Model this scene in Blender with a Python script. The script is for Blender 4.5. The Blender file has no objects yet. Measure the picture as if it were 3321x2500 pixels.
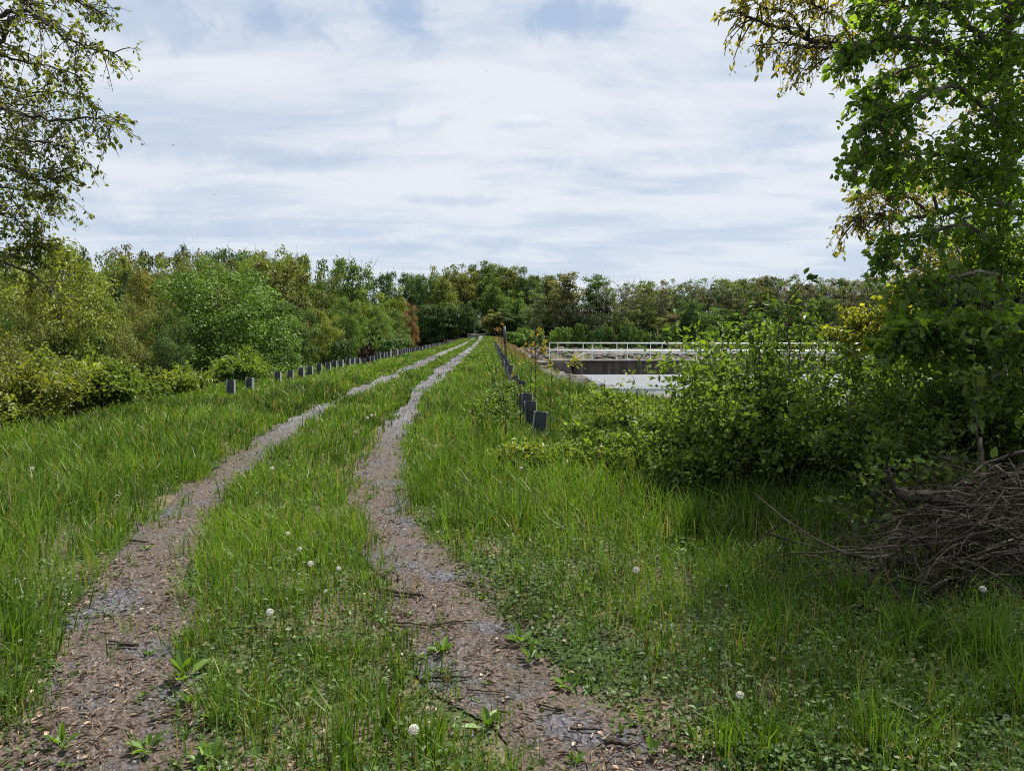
import bpy, math, random
import numpy as np
from mathutils import Vector, Matrix, Euler

R = math.radians
rng = np.random.default_rng(7)
random.seed(7)
S = bpy.context.scene
COL = S.collection

# ------------------------------------------------------------------ camera
FPX, CX, CY = 2462.0, 1660.5, 1250.0          # focal length and centre in photo pixels (3321 x 2500)
PITCH = math.atan((1250 - 1083) / FPX)
YAW = math.atan(70.5 / FPX)
EYE = 1.7
cam_d = bpy.data.cameras.new('camera')
cam_d.sensor_width = 36.0
cam_d.lens = 36.0 * FPX / 3321.0
cam_d.clip_start = 0.05
cam_d.clip_end = 6000
cam = bpy.data.objects.new('camera', cam_d)
COL.objects.link(cam)
cam.location = (0, 0, EYE)
cam.rotation_euler = (math.pi / 2 - PITCH, 0, -YAW)
S.camera = cam
CAMM = np.array(Euler(cam.rotation_euler).to_matrix())

def ray(u, v):
    return CAMM @ np.array([u - CX, -(v - CY), -FPX])

def at(u, v, depth):
    """point seen at photo pixel (u, v) whose distance along the dam (y) is depth"""
    d = ray(u, v)
    return np.array([0, 0, EYE]) + d * (depth / d[1])

def on_ground(u, v, z=0.0):
    d = ray(u, v)
    return np.array([0, 0, EYE]) + d * ((z - EYE) / d[2])

# ------------------------------------------------------------------ light, sky, exposure
EXPO = 1.05
SUN_EL, SUN_AZ = R(60), R(48)                 # sun high on the right, ahead of the camera, behind thin cloud
world = bpy.data.worlds.new('World')
S.world = world
world.use_nodes = True
wn, wl = world.node_tree.nodes, world.node_tree.links
wn.clear()

def N(nodes, t, **kw):
    n = nodes.new(t)
    for k, v in kw.items():
        setattr(n, k, v)
    return n

def math_node(nodes, links, op, a, b=None, clamp=False):
    n = nodes.new('ShaderNodeMath'); n.operation = op; n.use_clamp = clamp
    for i, x in enumerate((a, b)):
        if x is None: continue
        if isinstance(x, (int, float)): n.inputs[i].default_value = x
        else: links.new(x, n.inputs[i])
    return n.outputs[0]

def map_range(nodes, links, x, a, b, c=0.0, d=1.0, smooth=True):
    n = nodes.new('ShaderNodeMapRange')
    n.interpolation_type = 'SMOOTHSTEP' if smooth else 'LINEAR'
    links.new(x, n.inputs[0])
    for i, q in enumerate((a, b, c, d)): n.inputs[i + 1].default_value = q
    return n.outputs[0]

def mix_col(nodes, links, f, a, b, mode='MIX'):
    n = nodes.new('ShaderNodeMix'); n.data_type = 'RGBA'; n.blend_type = mode
    for sock, x in ((n.inputs[0], f), (n.inputs[6], a), (n.inputs[7], b)):
        if isinstance(x, (int, float)): sock.default_value = x
        elif isinstance(x, (tuple, list)): sock.default_value = (*x, 1) if len(x) == 3 else x
        else: links.new(x, sock)
    return n.outputs[2]

def noise(nodes, links, vec, scale, detail=4, rough=0.55, dist=0.0):
    n = nodes.new('ShaderNodeTexNoise')
    n.inputs['Scale'].default_value = scale; n.inputs['Detail'].default_value = detail
    n.inputs['Roughness'].default_value = rough; n.inputs['Distortion'].default_value = dist
    if vec is not None: links.new(vec, n.inputs['Vector'])
    return n.outputs[0]

def build_world():
    tc = wn.new('ShaderNodeTexCoord')
    d = tc.outputs['Generated']
    sky = wn.new('ShaderNodeTexSky'); sky.sky_type = 'NISHITA'; sky.sun_disc = False
    sky.sun_elevation = SUN_EL; sky.sun_rotation = SUN_AZ
    sep = wn.new('ShaderNodeSeparateXYZ'); wl.new(d, sep.inputs[0])
    x, y, z = sep.outputs
    zz = math_node(wn, wl, 'ADD', math_node(wn, wl, 'MAXIMUM', z, 0.0), 0.10)
    px = math_node(wn, wl, 'DIVIDE', x, zz); py = math_node(wn, wl, 'DIVIDE', y, zz)
    cmb = wn.new('ShaderNodeCombineXYZ'); wl.new(px, cmb.inputs[0]); wl.new(py, cmb.inputs[1])
    p = cmb.outputs[0]
    mp = wn.new('ShaderNodeMapping'); wl.new(p, mp.inputs[0])
    mp.inputs['Scale'].default_value = (0.8, 1.0, 1); mp.inputs['Rotation'].default_value = (0, 0, R(24))
    n1 = noise(wn, wl, mp.outputs[0], 1.05, 7, 0.55, 0.35)         # broad banks of thin cloud
    mp2 = wn.new('ShaderNodeMapping'); wl.new(p, mp2.inputs[0])
    mp2.inputs['Scale'].default_value = (0.7, 1.5, 1); mp2.inputs['Rotation'].default_value = (0, 0, R(-14))
    mp2.inputs['Location'].default_value = (3.1, 1.7, 0)
    n2 = noise(wn, wl, mp2.outputs[0], 1.9, 8, 0.6, 0.5)           # streaks
    n3 = noise(wn, wl, d, 16.0, 7, 0.62, 0.4)                        # small ragged puffs
    s = math_node(wn, wl, 'ADD', math_node(wn, wl, 'MULTIPLY', n1, 0.6), math_node(wn, wl, 'MULTIPLY', n2, 0.4))
    cover = map_range(wn, wl, s, 0.40, 0.565)
    thin = (5.75, 6.65, 7.95)                                       # x 0.1 strength
    white = (8.25, 8.5, 8.95)
    cloud = mix_col(wn, wl, cover, thin, white)
    # bluish breaks in the cloud and small cumulus, each at its own place in the sky
    def blob(u, v, ru, rv, soft=0.6, wob=1.5):
        c = ray(u, v); c = c / np.linalg.norm(c)
        az, el = math.atan2(c[0], c[1]), math.asin(c[2])
        azn = math_node(wn, wl, 'ARCTAN2', x, y)
        eln = math_node(wn, wl, 'ARCSINE', z)
        a = math_node(wn, wl, 'DIVIDE', math_node(wn, wl, 'SUBTRACT', azn, az), ru / FPX)
        b = math_node(wn, wl, 'DIVIDE', math_node(wn, wl, 'SUBTRACT', eln, el), rv / FPX)
        r = math_node(wn, wl, 'SQRT', math_node(wn, wl, 'ADD', math_node(wn, wl, 'MULTIPLY', a, a), math_node(wn, wl, 'MULTIPLY', b, b)))
        r = math_node(wn, wl, 'ADD', r, math_node(wn, wl, 'MULTIPLY', math_node(wn, wl, 'SUBTRACT', n3, 0.5), wob * 2.6))
        return map_range(wn, wl, r, 1.0 + soft * 0.5, 1.0 - soft, 0, 1)
    for (u, v, ru, rv, k) in ((880, 70, 150, 60, .8), (1270, 20, 160, 55, .9), (1390, 150, 90, 40, .35), (1830, 45, 170, 50, .85),
                              (470, 60, 170, 60, .5), (150, 640, 240, 60, .4), (1560, 790, 120, 22, .55), (1350, 800, 90, 22, .3),
                              (2120, 525, 430, 30, .3), (2680, 670, 60, 18, .5), (700, 480, 420, 40, .3), (2600, 420, 60, 22, .4),
                              (700, 745, 500, 28, .35), (2000, 830, 300, 25, .3), (1450, 650, 200, 14, .4)):
        f = math_node(wn, wl, 'MULTIPLY', blob(u, v, ru, rv, .95, 2.0), k * 1.1)
        cloud = mix_col(wn, wl, f, cloud, (4.2, 5.4, 7.3))
    for (u, v, ru, rv) in ((1340, 390, 85, 32), (1700, 392, 80, 18), (255, 550, 70, 28)):
        cloud = mix_col(wn, wl, math_node(wn, wl, 'MULTIPLY', blob(u - 8, v + 16, ru, rv * .8, .9, 2.2), .5), cloud, (5.6, 6.6, 8.1))
        cloud = mix_col(wn, wl, math_node(wn, wl, 'MULTIPLY', blob(u + 12, v - 10, ru * .7, rv * .55, .9, 2.2), .6), cloud, (9.0, 9.2, 9.5))
    # the hazy band above the horizon is a little bluer and dimmer
    low = map_range(wn, wl, z, 0.23, 0.05)
    cloud = mix_col(wn, wl, math_node(wn, wl, 'MULTIPLY', low, 0.35), cloud, (5.6, 6.7, 8.4))
    vs = wn.new('ShaderNodeVectorMath'); vs.operation = 'SCALE'; vs.inputs['Scale'].default_value = 2 ** -EXPO
    wl.new(cloud, vs.inputs[0])
    col = mix_col(wn, wl, 0.95, sky.outputs[0], vs.outputs[0])
    bg = wn.new('ShaderNodeBackground'); bg.inputs[1].default_value = 0.1
    wl.new(col, bg.inputs[0])
    out = wn.new('ShaderNodeOutputWorld'); wl.new(bg.outputs[0], out.inputs[0])
build_world()

sun_d = bpy.data.lights.new('sun', 'SUN')
sun_d.energy = 5.0
sun_d.angle = R(1.5)
sun_d.color = (1.0, 0.95, 0.86)
sun = bpy.data.objects.new('sun', sun_d)
COL.objects.link(sun)
sdir = Vector((math.sin(SUN_AZ) * math.cos(SUN_EL), math.cos(SUN_AZ) * math.cos(SUN_EL), math.sin(SUN_EL)))
sun.rotation_euler = (-sdir).to_track_quat('-Z', 'Y').to_euler()
sun.location = (0, 0, 60)

S.view_settings.view_transform = 'Standard'
S.view_settings.look = 'None'
S.view_settings.exposure = EXPO
S.view_settings.gamma = 1.0
S.render.engine = 'CYCLES'
S.cycles.pixel_filter_type = 'BLACKMAN_HARRIS'
S.cycles.filter_width = 1.05
S.cycles.use_denoising = False                 # keeps single leaves and blades crisp
S.cycles.max_bounces = 6
S.cycles.diffuse_bounces = 3
S.cycles.glossy_bounces = 2
S.cycles.transmission_bounces = 4
S.cycles.caustics_reflective = False
S.cycles.caustics_refractive = False

# ------------------------------------------------------------------ helpers: naming and meshes
def tag(o, label=None, cat=None, group=None, kind=None):
    if label: o['label'] = label
    if cat: o['category'] = cat
    if group: o['group'] = group
    if kind: o['kind'] = kind
    return o

def empty(name, loc=(0, 0, 0), rz=0.0):
    o = bpy.data.objects.new(name, None)
    o.empty_display_size = 0.3
    o.location = loc; o.rotation_euler = (0, 0, rz)
    COL.objects.link(o)
    return o

def mesh_data(name, verts, quads=None, tris=None, mat=None, v=None, smooth=False):
    me = bpy.data.meshes.new(name)
    verts = np.asarray(verts, dtype=np.float32).reshape(-1, 3)
    q = np.zeros((0, 4), np.int32) if quads is None else np.asarray(quads, np.int32).reshape(-1, 4)
    t = np.zeros((0, 3), np.int32) if tris is None else np.asarray(tris, np.int32).reshape(-1, 3)
    me.vertices.add(len(verts)); me.vertices.foreach_set('co', verts.ravel())
    nl = q.size + t.size
    me.loops.add(nl); me.loops.foreach_set('vertex_index', np.concatenate([q.ravel(), t.ravel()]))
    n = len(q) + len(t)
    me.polygons.add(n)
    starts = np.concatenate([np.arange(len(q)) * 4, q.size + np.arange(len(t)) * 3]).astype(np.int32)
    me.polygons.foreach_set('loop_start', starts)
    me.polygons.foreach_set('loop_total', np.concatenate([np.full(len(q), 4), np.full(len(t), 3)]).astype(np.int32))
    me.polygons.foreach_set('use_smooth', np.full(n, smooth, dtype=bool))
    if v is not None:
        a = me.attributes.new('v', 'FLOAT', 'POINT')
        a.data.foreach_set('value', np.asarray(v, np.float32).ravel())
    if mat: me.materials.append(mat)
    me.update(calc_edges=True)
    me.validate()
    return me

def link(name, me, parent=None, color=None):
    o = bpy.data.objects.new(name, me)
    COL.objects.link(o)
    if parent: o.parent = parent
    if color is not None: o.color = (*color, 1)
    return o

class MB:
    """collects boxes, tubes and leaves; build() links them as one mesh object"""
    def __init__(s):
        s.V, s.Q, s.T, s.A, s.n = [], [], [], [], 0
    def add(s, verts, quads=None, tris=None, v=0.5):
        verts = np.asarray(verts, float).reshape(-1, 3)
        s.V.append(verts)
        if quads is not None and len(quads): s.Q.append(np.asarray(quads, int).reshape(-1, 4) + s.n)
        if tris is not None and len(tris): s.T.append(np.asarray(tris, int).reshape(-1, 3) + s.n)
        s.A.append(np.broadcast_to(np.asarray(v, float), (len(verts),)) if np.ndim(v) < 1 else np.asarray(v, float))
        s.n += len(verts)
    def box(s, c, size, rot=None, v=0.5, bev=0.0):
        hx, hy, hz = np.array(size) / 2
        if bev <= 0:
            p = np.array([[x, y, z] for z in (-hz, hz) for y in (-hy, hy) for x in (-hx, hx)])
            f = [[0, 2, 3, 1], [4, 5, 7, 6], [0, 1, 5, 4], [2, 6, 7, 3], [0, 4, 6, 2], [1, 3, 7, 5]]
            t = None
        else:
            b = bev
            prof = np.array([[-hx + b, -hy], [hx - b, -hy], [hx, -hy + b], [hx, hy - b], [hx - b, hy], [-hx + b, hy], [-hx, hy - b], [-hx, -hy + b]])
            inn = prof * np.array([(hx - b) / hx, (hy - b) / hy])
            rings = [np.c_[inn, np.full(8, -hz)], np.c_[prof, np.full(8, -hz + b)], np.c_[prof, np.full(8, hz - b)], np.c_[inn, np.full(8, hz)]]
            p = np.concatenate(rings)
            f = [[k * 8 + i, k * 8 + (i + 1) % 8, k * 8 + 8 + (i + 1) % 8, k * 8 + 8 + i] for k in range(3) for i in range(8)]
            t = []
            for base, rev in ((0, True), (24, False)):
                for i in range(1, 7):
                    a = [base, base + i, base + i + 1]
                    t.append(a[::-1] if rev else a)
        if rot is not None: p = p @ np.array(rot).T
        s.add(p + np.array(c), f, t, v)
    def tube(s, path, rad, n=6, v=0.5, cap=True):
        P = np.asarray(path, float); K = len(P)
        rad = np.broadcast_to(np.asarray(rad, float), (K,))
        T = np.gradient(P, axis=0); T /= np.linalg.norm(T, axis=1)[:, None] + 1e-9
        ref = np.array([0.0, 0.0, 1.0]) if abs(T[0, 2]) < 0.9 else np.array([1.0, 0.0, 0.0])
        verts = np.zeros((K, n, 3)); ang = np.arange(n) * 2 * math.pi / n
        for k in range(K):
            a = np.cross(T[k], ref); a /= np.linalg.norm(a) + 1e-9
            b = np.cross(T[k], a); ref = np.cross(a, T[k]) if False else ref
            verts[k] = P[k] + rad[k] * (np.cos(ang)[:, None] * a + np.sin(ang)[:, None] * b)
        i = np.arange(n); j = (i + 1) % n
        q = np.concatenate([np.c_[k * n + i, k * n + j, (k + 1) * n + j, (k + 1) * n + i] for k in range(K - 1)])
        t = None
        if cap and n > 2:
            t = [[0, k + 1, k] for k in range(1, n - 1)] + [[(K - 1) * n, (K - 1) * n + k, (K - 1) * n + k + 1] for k in range(1, n - 1)]
        s.add(verts.reshape(-1, 3), q, t, v)
    def leaves(s, C, A, Nn, L, W, v):
        """one folded six-cornered leaf per row: C base, A axis, Nn normal, L length, W width"""
        C, A, Nn = (np.asarray(q, float).reshape(-1, 3) for q in (C, A, Nn))
        n = len(C)
        if n == 0: return
        L = np.broadcast_to(L, (n,))[:, None]; W = np.broadcast_to(W, (n,))[:, None]
        A = A / (np.linalg.norm(A, axis=1)[:, None] + 1e-9)
        Sd = np.cross(Nn, A); Sd /= np.linalg.norm(Sd, axis=1)[:, None] + 1e-9
        Nn = np.cross(A, Sd)
        P = np.empty((n, 6, 3))
        P[:, 0] = C
        P[:, 1] = C + A * L * .33 + Sd * W * .5 + Nn * L * .10
        P[:, 2] = C + A * L * .72 + Sd * W * .36 + Nn * L * .06
        P[:, 3] = C + A * L - Nn * L * .10
        P[:, 4] = C + A * L * .72 - Sd * W * .36 + Nn * L * .06
        P[:, 5] = C + A * L * .33 - Sd * W * .5 + Nn * L * .10
        b = np.arange(n)[:, None] * 6
        q = np.concatenate([b + np.array([0, 1, 2, 3]), b + np.array([0, 3, 4, 5])], axis=0)
        s.add(P.reshape(-1, 3), q, None, np.repeat(np.broadcast_to(v, (n,)), 6))
    def data(s, name, mat, smooth=False):
        return mesh_data(name, np.concatenate(s.V), np.concatenate(s.Q) if s.Q else None, np.concatenate(s.T) if s.T else None,
                         mat, np.concatenate(s.A), smooth)
    def build(s, name, mat, parent=None, color=None, smooth=False):
        return link(name, s.data(name, mat, smooth), parent, color)

def unit(n):
    d = rng.normal(size=(n, 3)); return d / np.linalg.norm(d, axis=1)[:, None]

def bez(a, b, c, k):
    t = np.linspace(0, 1, k)[:, None]
    return (1 - t) ** 2 * np.array(a) + 2 * t * (1 - t) * np.array(b) + t * t * np.array(c)

_perm = np.random.default_rng(3).random((64, 64))
def vnoise(x, y):
    x = np.asarray(x, float); y = np.asarray(y, float)
    xi = np.floor(x).astype(int); yi = np.floor(y).astype(int)
    fx = x - xi; fy = y - yi
    fx = fx * fx * (3 - 2 * fx); fy = fy * fy * (3 - 2 * fy)
    g = lambda a, b: _perm[a % 64, b % 64]
    return (g(xi, yi) * (1 - fx) + g(xi + 1, yi) * fx) * (1 - fy) + (g(xi, yi + 1) * (1 - fx) + g(xi + 1, yi + 1) * fx) * fy

def sstep(a, b, x):
    t = np.clip((np.asarray(x, float) - a) / (b - a), 0, 1); return t * t * (3 - 2 * t)

ORD = ('first second third fourth fifth sixth seventh eighth ninth tenth eleventh twelfth thirteenth fourteenth fifteenth sixteenth '
       'seventeenth eighteenth nineteenth twentieth').split()
_tens = {20: 'twenty', 30: 'thirty', 40: 'forty', 50: 'fifty', 60: 'sixty'}
def ordinal(k):
    if k < 20: return ORD[k]
    k += 1
    t, r = k // 10 * 10, k % 10
    if r == 0: return {30: 'thirtieth', 40: 'fortieth', 50: 'fiftieth', 60: 'sixtieth'}[t]
    return _tens[t] + '-' + ORD[r - 1]

# ------------------------------------------------------------------ materials
def new_mat(name):
    m = bpy.data.materials.new(name); m.use_nodes = True
    m.node_tree.nodes.clear()
    return m, m.node_tree.nodes, m.node_tree.links

def finish(nodes, links, shader):
    o = nodes.new('ShaderNodeOutputMaterial'); links.new(shader, o.inputs[0])

def leaf_mat(name, trans=0.45, tint=(1.38, 1.10, 0.62), straw=False, gloss=0.018, spread=(0.55, 1.6)):
    m, n, l = new_mat(name)
    oi = n.new('ShaderNodeObjectInfo')
    at_ = n.new('ShaderNodeAttribute'); at_.attribute_name = 'v'
    base = oi.outputs['Color']
    k = map_range(n, l, at_.outputs['Fac'], 0, 1, spread[0], spread[1], False)
    vm = n.new('ShaderNodeVectorMath'); vm.operation = 'SCALE'
    l.new(base, vm.inputs[0]); l.new(k, vm.inputs['Scale'])
    yel = mix_col(n, l, 1.0, vm.outputs[0], tint, 'MULTIPLY')
    f = math_node(n, l, 'MULTIPLY', math_node(n, l, 'POWER', at_.outputs['Fac'], 2.0), 0.75, True)
    col = mix_col(n, l, f, vm.outputs[0], yel)
    if straw: col = mix_col(n, l, map_range(n, l, at_.outputs['Fac'], .90, .97), col, (.24, .19, .09))
    d = n.new('ShaderNodeBsdfDiffuse'); l.new(col, d.inputs[0])
    t = n.new('ShaderNodeBsdfTranslucent')
    tcol = mix_col(n, l, 1.0, col, (1.35, 1.3, 0.5), 'MULTIPLY'); l.new(tcol, t.inputs[0])
    mx = n.new('ShaderNodeMixShader'); mx.inputs[0].default_value = trans
    l.new(d.outputs[0], mx.inputs[1]); l.new(t.outputs[0], mx.inputs[2])
    g = n.new('ShaderNodeBsdfGlossy'); g.inputs['Roughness'].default_value = 0.45; g.inputs[0].default_value = (1, 1, 1, 1)
    m2 = n.new('ShaderNodeMixShader'); m2.inputs[0].default_value = gloss
    l.new(mx.outputs[0], m2.inputs[1]); l.new(g.outputs[0], m2.inputs[2])
    finish(n, l, m2.outputs[0])
    return m

def surf_mat(name, cols, scale=6, detail=5, rough=0.9, bump=0.3, bscale=None, coord='Object', stretch=(1, 1, 1), metallic=0, spec=0.3, vmix=False):
    """noise-mottled surface between the given colours"""
    m, n, l = new_mat(name)
    tc = n.new('ShaderNodeTexCoord')
    mp = n.new('ShaderNodeMapping'); mp.inputs['Scale'].default_value = stretch
    l.new(tc.outputs[coord], mp.inputs[0])
    f = noise(n, l, mp.outputs[0], scale, detail, 0.62)
    cr = n.new('ShaderNodeValToRGB'); e = cr.color_ramp.elements
    pos = np.linspace(0.3, 0.7, len(cols))
    e[0].position, e[0].color = pos[0], (*cols[0], 1)
    e[1].position, e[1].color = pos[-1], (*cols[-1], 1)
    for p_, c_ in list(zip(pos, cols))[1:-1]:
        q = e.new(p_); q.color = (*c_, 1)
    l.new(f, cr.inputs[0])
    b = n.new('ShaderNodeBsdfPrincipled')
    col = cr.outputs[0]
    if vmix:
        a = n.new('ShaderNodeAttribute'); a.attribute_name = 'v'
        k = map_range(n, l, a.outputs['Fac'], 0, 1, 0.5, 1.5, False)
        vm = n.new('ShaderNodeVectorMath'); vm.operation = 'SCALE'; l.new(col, vm.inputs[0]); l.new(k, vm.inputs['Scale'])
        col = vm.outputs[0]
    l.new(col, b.inputs['Base Color'])
    b.inputs['Roughness'].default_value = rough; b.inputs['Metallic'].default_value = metallic
    b.inputs['Specular IOR Level'].default_value = spec
    if bump:
        f2 = noise(n, l, mp.outputs[0], bscale or scale * 3, 6, 0.65)
        bp = n.new('ShaderNodeBump'); bp.inputs['Strength'].default_value = bump; bp.inputs['Distance'].default_value = 0.02
        l.new(f2, bp.inputs['Height']); l.new(bp.outputs[0], b.inputs['Normal'])
    finish(n, l, b.outputs[0])
    return m

M_LEAF = leaf_mat('leaf')
M_WOODLEAF = leaf_mat('wood_leaf', trans=0.30, tint=(1.38, 1.10, 0.62))
M_THIN = leaf_mat('thin_leaf', trans=0.58, tint=(1.4, 1.1, .55))
M_GRASS = leaf_mat('grass_blade', trans=0.40, tint=(1.45, 1.12, 0.65), gloss=0.015, straw=True, spread=(.35, 1.75))
M_BARK = surf_mat('bark', [(.022, .018, .014), (.06, .05, .04), (.11, .095, .08)], 7, 6, 0.95, 0.6, stretch=(3, 3, .5))
M_PALEBARK = surf_mat('pale_bark', [(.07, .06, .05), (.15, .13, .11), (.22, .2, .17)], 4, 5, 0.95, 0.5, stretch=(3, 3, .4))
M_DEAD = surf_mat('dead_wood', [(.020, .015, .010), (.052, .041, .030), (.125, .102, .080)], 9, 5, 0.95, 0.5, stretch=(1, 1, 1), vmix=True)
M_STONE = surf_mat('stone', [(.035, .030, .028), (.070, .062, .057), (.135, .122, .114)], 3, 6, 0.9, 0.5, vmix=True)
M_STEEL = surf_mat('weathered_steel', [(.030, .036, .044), (.048, .055, .066), (.075, .08, .088)], 8, 5, 0.6, 0.2, metallic=0.0, spec=0.4, stretch=(1, 1, .35))
M_FLANGE = surf_mat('lit_zinc_edge', [(.14, .15, .16), (.22, .235, .25), (.32, .33, .34)], 10, 5, 0.55, 0.15, spec=0.5, stretch=(1, 1, .3))  # zinc-pale flanges, with the lit look of the edges put into the colour
M_RAIL = surf_mat('white_rail_paint', [(.62, .64, .62), (.74, .76, .74), (.80, .80, .78)], 2.5, 4, 0.45, 0.05)
M_CONC = surf_mat('aged_concrete', [(.07, .062, .056), (.125, .115, .105), (.19, .175, .16)], 1.6, 7, 0.92, 0.35)
M_DIRT = None

def girder_mat():
    m, n, l = new_mat('stained_girder')
    tc = n.new('ShaderNodeTexCoord')
    mp = n.new('ShaderNodeMapping'); mp.inputs['Scale'].default_value = (1.6, 1, .10); l.new(tc.outputs['Object'], mp.inputs[0])
    f = noise(n, l, mp.outputs[0], 1.5, 5, .6)
    cr = n.new('ShaderNodeValToRGB'); e = cr.color_ramp.elements
    e[0].position, e[0].color = .40, (.030, .024, .020, 1)
    e[1].position, e[1].color = .72, (.26, .24, .21, 1)
    q = e.new(.56); q.color = (.062, .050, .042, 1)
    l.new(f, cr.inputs[0])
    b = n.new('ShaderNodeBsdfPrincipled'); l.new(cr.outputs[0], b.inputs['Base Color']); b.inputs['Roughness'].default_value = .8
    finish(n, l, b.outputs[0]); return m
M_GIRDER = girder_mat()

def ground_mat():
    m, n, l = new_mat('ground')
    tc = n.new('ShaderNodeTexCoord'); P = tc.outputs['Object']
    sep = n.new('ShaderNodeSeparateXYZ'); l.new(P, sep.inputs[0])
    f1 = noise(n, l, P, 0.7, 6, .65); f2 = noise(n, l, P, 14, 6, .7); f3 = noise(n, l, P, 70, 4, .7)
    soil = mix_col(n, l, map_range(n, l, f2, .3, .7), (.035, .026, .018), (.13, .10, .07))
    soil = mix_col(n, l, map_range(n, l, f3, .45, .75), soil, (.24, .19, .14))
    green = mix_col(n, l, map_range(n, l, f2, .35, .7), (.016, .030, .008), (.045, .075, .016))
    col = mix_col(n, l, map_range(n, l, f1, .38, .58), soil, green)
    wood = math_node(n, l, 'MAXIMUM', map_range(n, l, sep.outputs[1], 176, 192), map_range(n, l, sep.outputs[0], -13, -22))
    litter = mix_col(n, l, map_range(n, l, f2, .3, .7), (.012, .011, .007), (.035, .032, .016))
    col = mix_col(n, l, math_node(n, l, 'MULTIPLY', wood, .92), col, litter)
    b = n.new('ShaderNodeBsdfPrincipled'); l.new(col, b.inputs['Base Color']); b.inputs['Roughness'].default_value = .95
    b.inputs['Specular IOR Level'].default_value = .15
    bp = n.new('ShaderNodeBump'); bp.inputs['Strength'].default_value = .7; bp.inputs['Distance'].default_value = .03
    l.new(f2, bp.inputs['Height']); l.new(bp.outputs[0], b.inputs['Normal'])
    finish(n, l, b.outputs[0]); return m

def track_mat():
    """leaf-strewn earth close by, bare grey gravel along the dam"""
    m, n, l = new_mat('track')
    tc = n.new('ShaderNodeTexCoord'); P = tc.outputs['Object']
    sep = n.new('ShaderNodeSeparateXYZ'); l.new(P, sep.inputs[0])
    far = map_range(n, l, sep.outputs[1], 9, 16)
    f1 = noise(n, l, P, 1.8, 5, .6); f2 = noise(n, l, P, 38, 5, .75); f3 = noise(n, l, P, 110, 3, .7)
    vo = n.new('ShaderNodeTexVoronoi'); vo.inputs['Scale'].default_value = 48; l.new(P, vo.inputs['Vector'])
    hs = n.new('ShaderNodeSeparateColor'); l.new(vo.outputs['Color'], hs.inputs[0])
    grav = mix_col(n, l, hs.outputs[0], (.045, .045, .053), (.20, .197, .21))
    earth = mix_col(n, l, map_range(n, l, f2, .32, .68), (.028, .022, .018), (.125, .097, .078))
    earth = mix_col(n, l, map_range(n, l, f3, .58, .72), earth, (.30, .24, .18))
    grav = mix_col(n, l, far, mix_col(n, l, 1.0, grav, (.62, .62, .66), 'MULTIPLY'), grav)
    show = math_node(n, l, 'MAXIMUM', map_range(n, l, f1, .50, .64), far)
    col = mix_col(n, l, show, earth, grav)
    b = n.new('ShaderNodeBsdfPrincipled'); l.new(col, b.inputs['Base Color']); b.inputs['Roughness'].default_value = .95
    b.inputs['Specular IOR Level'].default_value = .2
    bp = n.new('ShaderNodeBump'); bp.inputs['Strength'].default_value = .9; bp.inputs['Distance'].default_value = .02
    h = math_node(n, l, 'ADD', f2, vo.outputs['Distance'])
    l.new(h, bp.inputs['Height']); l.new(bp.outputs[0], b.inputs['Normal'])
    finish(n, l, b.outputs[0]); return m

def water_mat():
    m, n, l = new_mat('water')
    tc = n.new('ShaderNodeTexCoord')
    mp = n.new('ShaderNodeMapping'); mp.inputs['Scale'].default_value = (.8, 1.6, 1); l.new(tc.outputs['Object'], mp.inputs[0])
    f1 = noise(n, l, mp.outputs[0], 5.0, 3, .6); f2 = noise(n, l, mp.outputs[0], .35, 3, .5)
    h = math_node(n, l, 'ADD', f1, math_node(n, l, 'MULTIPLY', f2, 1.5))
    b = n.new('ShaderNodeBsdfPrincipled')
    b.inputs['Base Color'].default_value = (.15, .16, .17, 1); b.inputs['Roughness'].default_value = .26; b.inputs['IOR'].default_value = 1.5
    bp = n.new('ShaderNodeBump'); bp.inputs['Strength'].default_value = 1.0; bp.inputs['Distance'].default_value = .07
    l.new(h, bp.inputs['Height']); l.new(bp.outputs[0], b.inputs['Normal'])
    finish(n, l, b.outputs[0]); return m

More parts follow.
